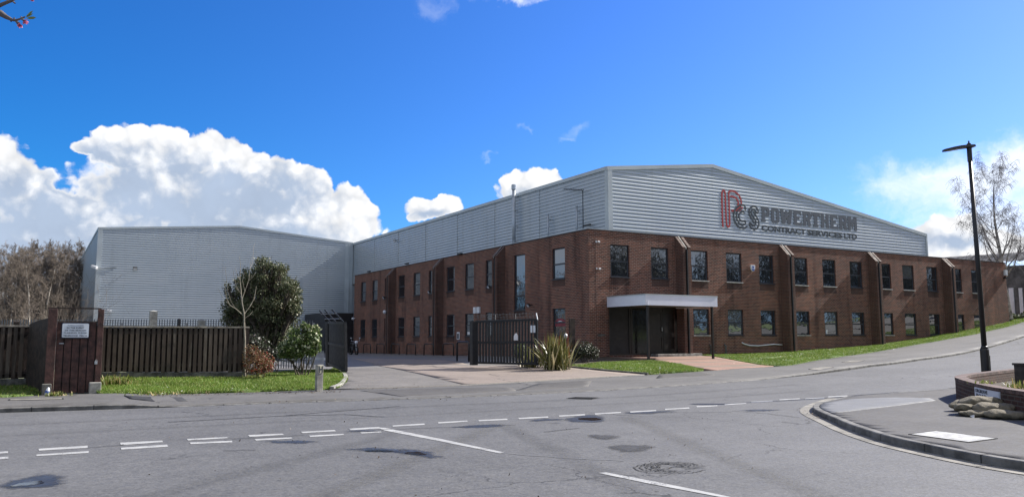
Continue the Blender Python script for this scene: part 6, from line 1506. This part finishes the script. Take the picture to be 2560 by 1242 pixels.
def leaf_cloud(r, centres, n, size, flat=.6, shell=.55, asp=.5):
    """n leaf-shaped quads spread through ellipsoids (x, y, z, rx, ry, rz)"""
    Cn = np.array(centres, float); vol = Cn[:, 3] * Cn[:, 4] * Cn[:, 5]; k = r.choice(len(Cn), n, p=vol ** .75 / (vol ** .75).sum())
    d = r.normal(0, 1, (n, 3)); d /= np.linalg.norm(d, axis=1, keepdims=True); rad = (r.random(n) ** shell)
    rad *= 1 + .12 * np.sin(d[:, 0] * 7 + k) * np.sin(d[:, 2] * 6 + d[:, 1] * 5) + r.normal(0, .05, n)
    p = Cn[k, :3] + d * Cn[k, 3:6] * rad[:, None]
    nn = d * .7 + r.normal(0, .7, (n, 3)); nn[:, 2] += flat * .5; nn /= np.linalg.norm(nn, axis=1, keepdims=True)
    a = np.cross(nn, r.normal(0, 1, (n, 3))); a /= np.linalg.norm(a, axis=1, keepdims=True); b = np.cross(nn, a); s = size * r.uniform(.6, 1.3, n)[:, None]
    V = np.stack([p - a * s, p + b * s * asp + nn * s * .1, p + a * s, p - b * s * asp + nn * s * .1], 1).reshape(-1, 3)
    return V, np.arange(4 * n).reshape(-1, 4)
def leafy(name, loc, centres, n, size, m, label, cat, seed, trunk=None, bark='bark', flat=.6, asp=.5, shell=.55):
    r = np.random.default_rng(seed); e = empty(name, loc, label, cat)
    v, f = leaf_cloud(r, centres, n, size, flat, shell, asp); link('foliage', np_mesh('foliage', v, f, M[m]), e)
    segs = []
    for c in centres:
        base_ = np.array([r.normal(0, .08), r.normal(0, .08), -.1]); tgt = np.array(c[:3]); mid = (base_ + tgt) / 2 + r.normal(0, .12, 3); rt = trunk or .03
        segs += [(base_, mid, rt, rt * .7), (mid, tgt, rt * .7, rt * .4)]
        for _ in range(9):
            t = tgt + r.normal(0, .5, 3) * np.array(c[3:6]); segs.append((mid + (tgt - mid) * r.random(), t, rt * .35, .006))
    v, f = frusta(segs, 5); link('stem', np_mesh('stem', v, f, M[bark], True), e)
    return e
def loc3(px, py, D):
    p = dep(px, py, D); return p
def at_px(cx, cy, rx, ry, D, org):
    """ellipsoid seen at a photo position with photo radii, at distance D, relative to org"""
    p = dep(cx, cy, D); k = D / F_PX; return (p[0] - org[0], p[1] - org[1], p[2] - org[2], rx * k, rx * k * .85, ry * k)
# the big holly
D = 33.5; o3 = dep(664, 905, D); o3[2] = h1(o3[0], o3[1])
rh = random.Random(4)
edge_ = []
for k in range(26):
    a_ = rh.uniform(-.5, 3.9); edge_.append((658 + 88 * math.cos(a_) * rh.uniform(.85, 1.08), 752 - 92 * math.sin(a_) * rh.uniform(.85, 1.08), rh.uniform(10, 24), rh.uniform(9, 20), rh.uniform(-.6, .6)))
mid_ = []
for k in range(46):
    a_ = rh.uniform(0, 6.283); q_ = math.sqrt(rh.random()) * .78; mid_.append((660 + 88 * q_ * math.cos(a_), 748 - 88 * q_ * math.sin(a_), rh.uniform(17, 32), rh.uniform(15, 28), rh.uniform(-.9, .9)))
cs = [at_px(x, y, rx, ry, D + dd, o3) for x, y, rx, ry, dd in tuple(edge_) + tuple(mid_) + ((575, 775, 28, 28, -.2), (600, 800, 34, 34, 0), (565, 800, 16, 14, .3), (660, 825, 60, 44, 0), (715, 800, 36, 50, .2), (640, 856, 50, 32, 0), (705, 848, 40, 36, 0))]
leafy('holly_tree', tuple(o3), cs, 40000, .046, 'holly', 'large rounded dark green holly tree with glossy leaves in front of the metal wing', 'tree', 11, .09, asp=.55)
# white variegated shrub
D = 28.5; o3 = dep(752, 915, D); o3[2] = h1(o3[0], o3[1]); 
cs = [at_px(x, y, rx, ry, D + dd, o3) for x, y, rx, ry, dd in ((748, 858, 36, 30, 0), (784, 846, 20, 26, 0), (722, 870, 26, 22, -.2), (768, 822, 20, 14, .2), (790, 824, 12, 12, .1), (778, 874, 22, 16, 0), (738, 884, 32, 12, 0), (735, 832, 16, 14, .2), (758, 812, 8, 10, 0), (796, 866, 10, 12, 0), (706, 886, 14, 10, -.2))]
leafy('variegated_shrub', tuple(o3), cs, 3600, .062, 'varieg', 'light green shrub with cream-white patches beside the open gate leaf', 'shrub', 12, .03, asp=.6)
# red-brown low shrub
D = 26.5; o3 = dep(650, 938, D); o3[2] = h1(o3[0], o3[1])
cs = [at_px(x, y, rx, ry, D + dd, o3) for x, y, rx, ry, dd in ((648, 905, 38, 30, 0), (630, 885, 22, 26, 0), (668, 915, 22, 20, 0), (640, 925, 30, 12, -.2), (612, 905, 10, 30, .4))]
leafy('barberry_shrub', tuple(o3), cs, 3000, .032, 'redleaf', 'low reddish brown twiggy shrub under the holly beside the pale sapling', 'shrub', 13, .014, asp=.5, shell=.75)
D = 30.0; o3 = dep(690, 900, D); o3[2] = h1(o3[0], o3[1])
cs = [at_px(x, y, rx, ry, D, o3) for x, y, rx, ry in ((640, 865, 40, 26), (600 + 30, 850, 26, 20), (690, 885, 28, 18))]
leafy('undershrub', tuple(o3), cs, 1800, .05, 'darkshrub', 'dull dark shrub between the holly trunk and the reddish shrub', 'shrub', 14, .02)
# white and red notice glimpsed behind the shrubs
p = dep(697, 852, 37.5); e = empty('fence_notice', tuple(p), 'pale notice with red stripe glimpsed through the shrubs under the holly', 'notice'); MB().box(-.35, .35, -.02, .0, -.45, .45).build('plate', M['sign_white'], e); MB().box(-.3, .3, -.026, -.021, 0.0, .16).build('stripe', M['red'], e)
# pale bare sapling
p = G(611, 948); SAP = dict(r0=.042, n=[7, 5, 4], wob=[.03, .07, .1], up=[.02, .16, .12], taper=[.35, .8, .8], cut=.0, min=.006, first=[4, 1, 0], kids=[3, .9, 0], ang=[.75, .6, .5], len=[.52, .5, .4], rk=[.62, .6, .5])
r = np.random.default_rng(3); e = empty('bare_sapling', (p[0], p[1], p[2] + .03), 'slender pale bare sapling with upswept branches at the fence end', 'tree')
Ds = float((p - CAM) @ HD); segs = []
def sp(x, y, dd=0): return dep(x, y, Ds + dd) - np.array([p[0], p[1], p[2] + .03])
def limb(pts, r0, r1, dd=0.0):
    n = len(pts); P = [sp(x, y, dd * i / max(1, n - 1)) for i, (x, y) in enumerate(pts)]
    for i in range(n - 1): segs.append((P[i], P[i + 1], .72 * (r0 + (r1 - r0) * i / (n - 1)), .72 * (r0 + (r1 - r0) * (i + 1) / (n - 1))))
limb([(612, 946), (611, 900), (612, 850), (610, 800), (610, 780)], .05, .038)
limb([(610, 782), (605, 755), (603, 730), (600, 700), (594, 690)], .032, .014, .3); limb([(600, 700), (601, 660), (598, 640)], .014, .007, .2)
limb([(610, 790), (590, 772), (574, 762), (566, 745), (560, 700)], .026, .008, -.5); limb([(590, 772), (578, 755), (570, 730), (563, 668)], .014, .006, -.3)
limb([(610, 785), (625, 765), (636, 745), (641, 715)], .024, .009, .4); limb([(604, 750), (612, 728), (622, 700), (625, 672), (628, 645)], .017, .007, .5); limb([(622, 702), (632, 692), (640, 680)], .009, .006, .1)
limb([(611, 796), (625, 786), (632, 778)], .015, .006, .2); limb([(603, 735), (590, 715), (585, 690), (582, 672)], .013, .006, -.3); limb([(594, 690), (588, 668)], .009, .006); limb([(574, 762), (556, 742), (545, 720)], .011, .005, -.2); limb([(612, 728), (606, 700), (612, 680)], .009, .005, .2)
limb([(632, 655), (634, 620), (636, 608)], .008, .004, 1.0); limb([(625, 672), (632, 655)], .008, .007, .4)
v, f = frusta(segs[:4], 8); link('trunk', np_mesh('trunk', v, f, M['bark_pale'], True), e); v, f = frusta(segs[4:], 5); link('branches', np_mesh('branches', v, f, M['bark_pale'], True), e)
# flax plants by the gate
def flax(name, px, py, D, n, hpx, wpx, m, label, seed, tiltr=.9):
    p = dep(px, py, D); p[2] = h1(p[0], p[1]) + .05; r = np.random.default_rng(seed); V = []; k = D / F_PX
    for _ in range(n):
        a = r.uniform(0, 6.283); le = abs(r.normal(0, .36)) * tiltr; L = hpx * k * r.uniform(.5, 1.1); w = .036 * r.uniform(.6, 1.3) * max(1, D / 33)
        d = np.array([math.cos(a) * math.sin(le), math.sin(a) * math.sin(le), math.cos(le)]); b = np.array([r.normal(0, .24), r.normal(0, .2), 0]); side = np.cross(d, [0, 0, 1.]) + r.normal(0, .4, 3); side -= d * (side @ d); side /= np.linalg.norm(side)
        prev = None; q = b.copy(); bend = r.uniform(.0, .5) if r.random() > .18 else r.uniform(1.0, 2.0)
        for i in range(7):
            ww = w * (1.0 - (i / 6) ** 2.2) * (0.7 + .3 * min(1, i / 2)); V.append(((q - side * ww), (q + side * ww)))
            d = d + np.array([d[0], d[1], -.9]) * bend * (i / 6) ** 2 * .35; d /= np.linalg.norm(d); q = q + d * L / 6
    V = np.array(V).reshape(-1, 3); F = [(i * 14 + 2 * j, i * 14 + 2 * j + 1, i * 14 + 2 * j + 3, i * 14 + 2 * j + 2) for i in range(n) for j in range(6)]
    o = link(name, np_mesh(name, V, F, M[m], True), None, tuple(p)); return tag(o, label, 'plant')
flax('flax_plant', 1392, 903, 33.0, 210, 94, 60, 'flax', 'large spiky yellow-green flax plant beside the closed gate leaf', 21, 1.25)
flax('flax_plant', 1330, 905, 34.5, 80, 62, 50, 'flax', 'smaller spiky flax plant behind the bars of the closed gate', 22, 1.6)
flax('red_flax_plant', 1398, 898, 34.6, 60, 90, 30, 'flax_red', 'reddish flax plant behind the big yellow-green one', 23, .8)
D = 35.5; o3 = dep(1298, 902, D); o3[2] = h1(o3[0], o3[1]); cs = [at_px(x, y, rx, ry, D, o3) for x, y, rx, ry in ((1300, 878, 18, 22), (1316, 885, 16, 16))]
leafy('leafy_shrub', tuple(o3), cs, 800, .06, 'ivy', 'light green leafy shrub seen through the bars of the closed gate', 'shrub', 15)
D = 37.5; o3 = dep(1462, 900, D); o3[2] = h1(o3[0], o3[1]); cs = [at_px(x, y, rx, ry, D, o3) for x, y, rx, ry in ((1462, 876, 30, 24), (1485, 882, 16, 18), (1440, 884, 18, 16))]
leafy('dark_shrub', tuple(o3), cs, 2600, .045, 'darkshrub', 'low dark green shrub at the brick corner left of the porch', 'shrub', 16)
# weeds at the gate foot, fence foot and in the corner bed
def weeds(name, c, n, rad, h, m, label, seed, cat='weeds'):
    r = np.random.default_rng(seed); V = []; w = .010
    for _ in range(n):
        b = np.array([r.normal(0, rad * .5), r.normal(0, rad * .3), 0]); a = r.uniform(0, 6.28); le = r.normal(0, .5); L = h * r.uniform(.4, 1.1)
        d = np.array([math.cos(a) * math.sin(le), math.sin(a) * math.sin(le), math.cos(le)]); s = np.array([-math.sin(a), math.cos(a), 0]) * w * r.uniform(.7, 2.2)
        V += [b - s, b + s, b + d * L * .6 + s * .9, b + d * L * .6 - s * .9, b + d * L * .6 - s * .9, b + d * L * .6 + s * .9, b + d * L + np.array([0, 0, -.1 * L]) + s * .2, b + d * L + np.array([0, 0, -.1 * L]) - s * .2]
    V = np.array(V); o = link(name, np_mesh(name, V, np.arange(len(V)).reshape(-1, 4), M[m]), None, tuple(c)); return tag(o, label, cat)
for i, (px, py, n, rad, h, lab) in enumerate(((282, 962, 220, .55, .34, 'tall ragged weeds at the fence end right of the sign gate'), (140, 991, 90, .28, .16, 'dry weeds at the foot of the timber gate planks'), (420, 984, 110, 1.0, .10, 'withered tufts along the left lawn edge under the fence'), (640, 945, 130, .5, .16, 'pale weeds at the foot of the sapling'))):
    p = G(px, py, .05); weeds('weeds', p, n, rad, h, 'weed', lab, 30 + i)
for i, (px, py, D, n, lab) in enumerate(((2535, 938, 19.5, 60, 'yellowish weed growing over the rear arm of the corner wall'), (2470, 957, 17.2, 26, 'tuft of weeds on top of the corner wall above the nameplate'), (2535, 968, 16.2, 90, 'sprawling green weeds in the corner bed nearest the right edge'), (2510, 958, 17.2, 40, 'small dry weed in the middle of the corner bed'))):
    p = dep(px, py, D); p[2] = .31 if i != 1 else WZ; weeds('weeds', p, n, .35, .34 if i != 1 else .10, 'weed', lab, 50 + i)
# hedge at the far right and weeping birch
D = 64; o3 = dep(2570, 802, D); cs = [at_px(x, y, rx, ry, D, o3) for x, y, rx, ry in ((2540, 796, 16, 12), (2562, 795, 18, 14), (2590, 793, 22, 16), (2620, 790, 24, 16))]
leafy('hedge', tuple(o3), cs, 2600, .12, 'hedge', 'clipped green hedge at the end of the brick office', 'hedge', 17)
WEEP = dict(r0=.24, n=[12, 9, 7, 8], wob=[.05, .10, .14, .05], up=[.05, .10, .02, -.30], taper=[.9, .88, .8, .5], cut=.045, min=.0065, first=[3, 2, 1, 0], kids=[2.0, 1.4, 2.2, 0], ang=[.62, .6, .7, .6], len=[.55, .40, .62, .4], rk=[.42, .42, .45, .5])
D = 62; p = dep(2525, 792, D); top = dep(2530, 425, D)
bare_tree('weeping_birch', 205, WEEP, (top[2] - p[2]) * .93, tuple(p), 'large bare weeping birch with drooping twigs beyond the right end of the office', 'tree', None, 'bark_birch', 'twig_dark')
# trees across the road behind the viewer: they show only in the window glass
for i in range(14):
    x = -6 + i * 12.5; y = -54 - (i * 7) % 9; h = 13 + (i * 5) % 6
    z0 = h1(min(90, x), y); r = np.random.default_rng(70 + i)
    leafy('roadside_tree', (x, y, z0), [(0, 0, h * .58, h * .36, h * .3, h * .42), (h * .22, .3, h * .40, h * .26, h * .22, h * .36), (-h * .22, 0, h * .42, h * .26, h * .2, h * .36)], 6500, .27, 'mirror_tree', 'dark leafy tree across the road, %s of the row mirrored in the office windows' % names_[i], 'tree', 70 + i, .16)
r_h = random.Random(8); hc_ = []  # hedge added out of view to keep low sky out of the lower panes
for k in range(46): hc_.append((k * 4.0 - 90, r_h.uniform(-1, 1), h1(min(90, k * 4.0 - 10), -50) - h1(80, -50) + 1.4 + r_h.uniform(-.3, .5), 2.9, 1.2, 2.3 + r_h.uniform(-.4, .6)))
leafy('added_hedge', (80, -50, h1(80, -50)), hc_, 16000, .26, 'mirror_tree', 'added unseen hedge across the road, darkening the sky reflection in ground floor panes', 'hedge', 90)
# cherry tree standing just outside the left edge; its lowest twig reaches into the picture
Dc = 3.4; base_ = dep(-900, 621, 3.6); base_[2] = h1(base_[0], base_[1])
ch = empty('cherry_tree', tuple(base_), 'flowering cherry twig with pink blossom hanging in at the upper left', 'tree')
def cp_(x, y, D=Dc): return dep(x, y, D) - base_
T0 = np.array([0, 0, -.1]); T1 = np.array([.05, .05, 1.6]); T2 = np.array([.1, .1, 2.5])
segs = [(T0, T1, .10, .085), (T1, T2, .085, .06), (T2, T2 + np.array([-.3, .3, 1.2]), .06, .03), (T2, T2 + np.array([-.5, -.2, .9]), .05, .02)]
v, f = frusta(segs, 8); link('trunk', np_mesh('trunk', v, f, M['bark'], True), ch)
br = []
def twig(pts, r0, r1):
    n = len(pts)
    for i in range(n - 1): br.append((np.array(pts[i]), np.array(pts[i + 1]), r0 + (r1 - r0) * i / (n - 1), r0 + (r1 - r0) * (i + 1) / (n - 1)))
twig([T2, cp_(-500, -60), cp_(-180, 20), cp_(-60, 24), cp_(0, 33), cp_(12, 41), cp_(26, 48), cp_(34, 52)], .03, .0048)
twig([cp_(-300, -10), cp_(-120, 40), cp_(-30, 24), cp_(0, 14), cp_(14, 8), cp_(28, 3), cp_(40, -4), cp_(90, -50)], .012, .004)
twig([cp_(30, 3), cp_(34, 6), cp_(38, 9)], .004, .0035); twig([cp_(34, 52), cp_(44, 50), cp_(54, 47), cp_(62, 43)], .005, .0035); twig([cp_(26, 49), cp_(28, 55)], .004, .003); twig([cp_(18, 4), cp_(19, 0)], .004, .003)
twig([cp_(36, 45), cp_(35, 50)], .004, .003); twig([cp_(53, 42), cp_(53, 47)], .003, .003); twig([cp_(44, 60), cp_(40, 54)], .004, .004); twig([cp_(40, 53), cp_(48, 60)], .0045, .006); twig([cp_(52, 46), cp_(61, 53)], .004, .006)
v, f = frusta(br, 6); link('branch', np_mesh('branch', v, f, M['twig_dark'], True), ch)
V = []
def petals(c, d, n, L, w, r):
    for _ in range(n):
        dd = d + r.normal(0, .35, 3); dd /= np.linalg.norm(dd); s = np.cross(dd, r.normal(0, 1, 3)); s /= np.linalg.norm(s); V.extend([c, c + dd * L * .6 + s * w, c + dd * L, c + dd * L * .6 - s * w])
r = np.random.default_rng(9)
petals(cp_(48, 58), (cp_(53, 68) - cp_(48, 58)) / .03, 16, .024, .006, r); petals(cp_(61, 52), (cp_(68, 58) - cp_(61, 52)) / .03, 12, .02, .005, r); petals(cp_(80, -4), np.array([.3, 0, -1.]), 8, .015, .005, r)
V = np.array(V); link('blossom', np_mesh('blossom', V, np.arange(len(V)).reshape(-1, 4), M['blossom']), ch)
V = []
for a, b, w in ((cp_(63, 44), cp_(83, 27), .006), (cp_(66, 46), cp_(91, 45), .0075), (cp_(64, 45), cp_(83, 34), .005)):
    s = np.cross((b - a) / np.linalg.norm(b - a), HD); m1 = a + (b - a) * .35; m2 = a + (b - a) * .7
    V += [a, m1 + s * w + HD * .003, m2 + s * w * .8, b, b, m2 - s * w * .8, m1 - s * w - HD * .003, a]
V = np.array(V).reshape(-1, 4, 3); V = np.concatenate([V.reshape(-1, 3)]); F = [(8 * i, 8 * i + 1, 8 * i + 2, 8 * i + 3) for i in range(3)] + [(8 * i + 4, 8 * i + 5, 8 * i + 6, 8 * i + 7) for i in range(3)]
link('leaf', np_mesh('leaf', V, F, M['ivy']), ch)
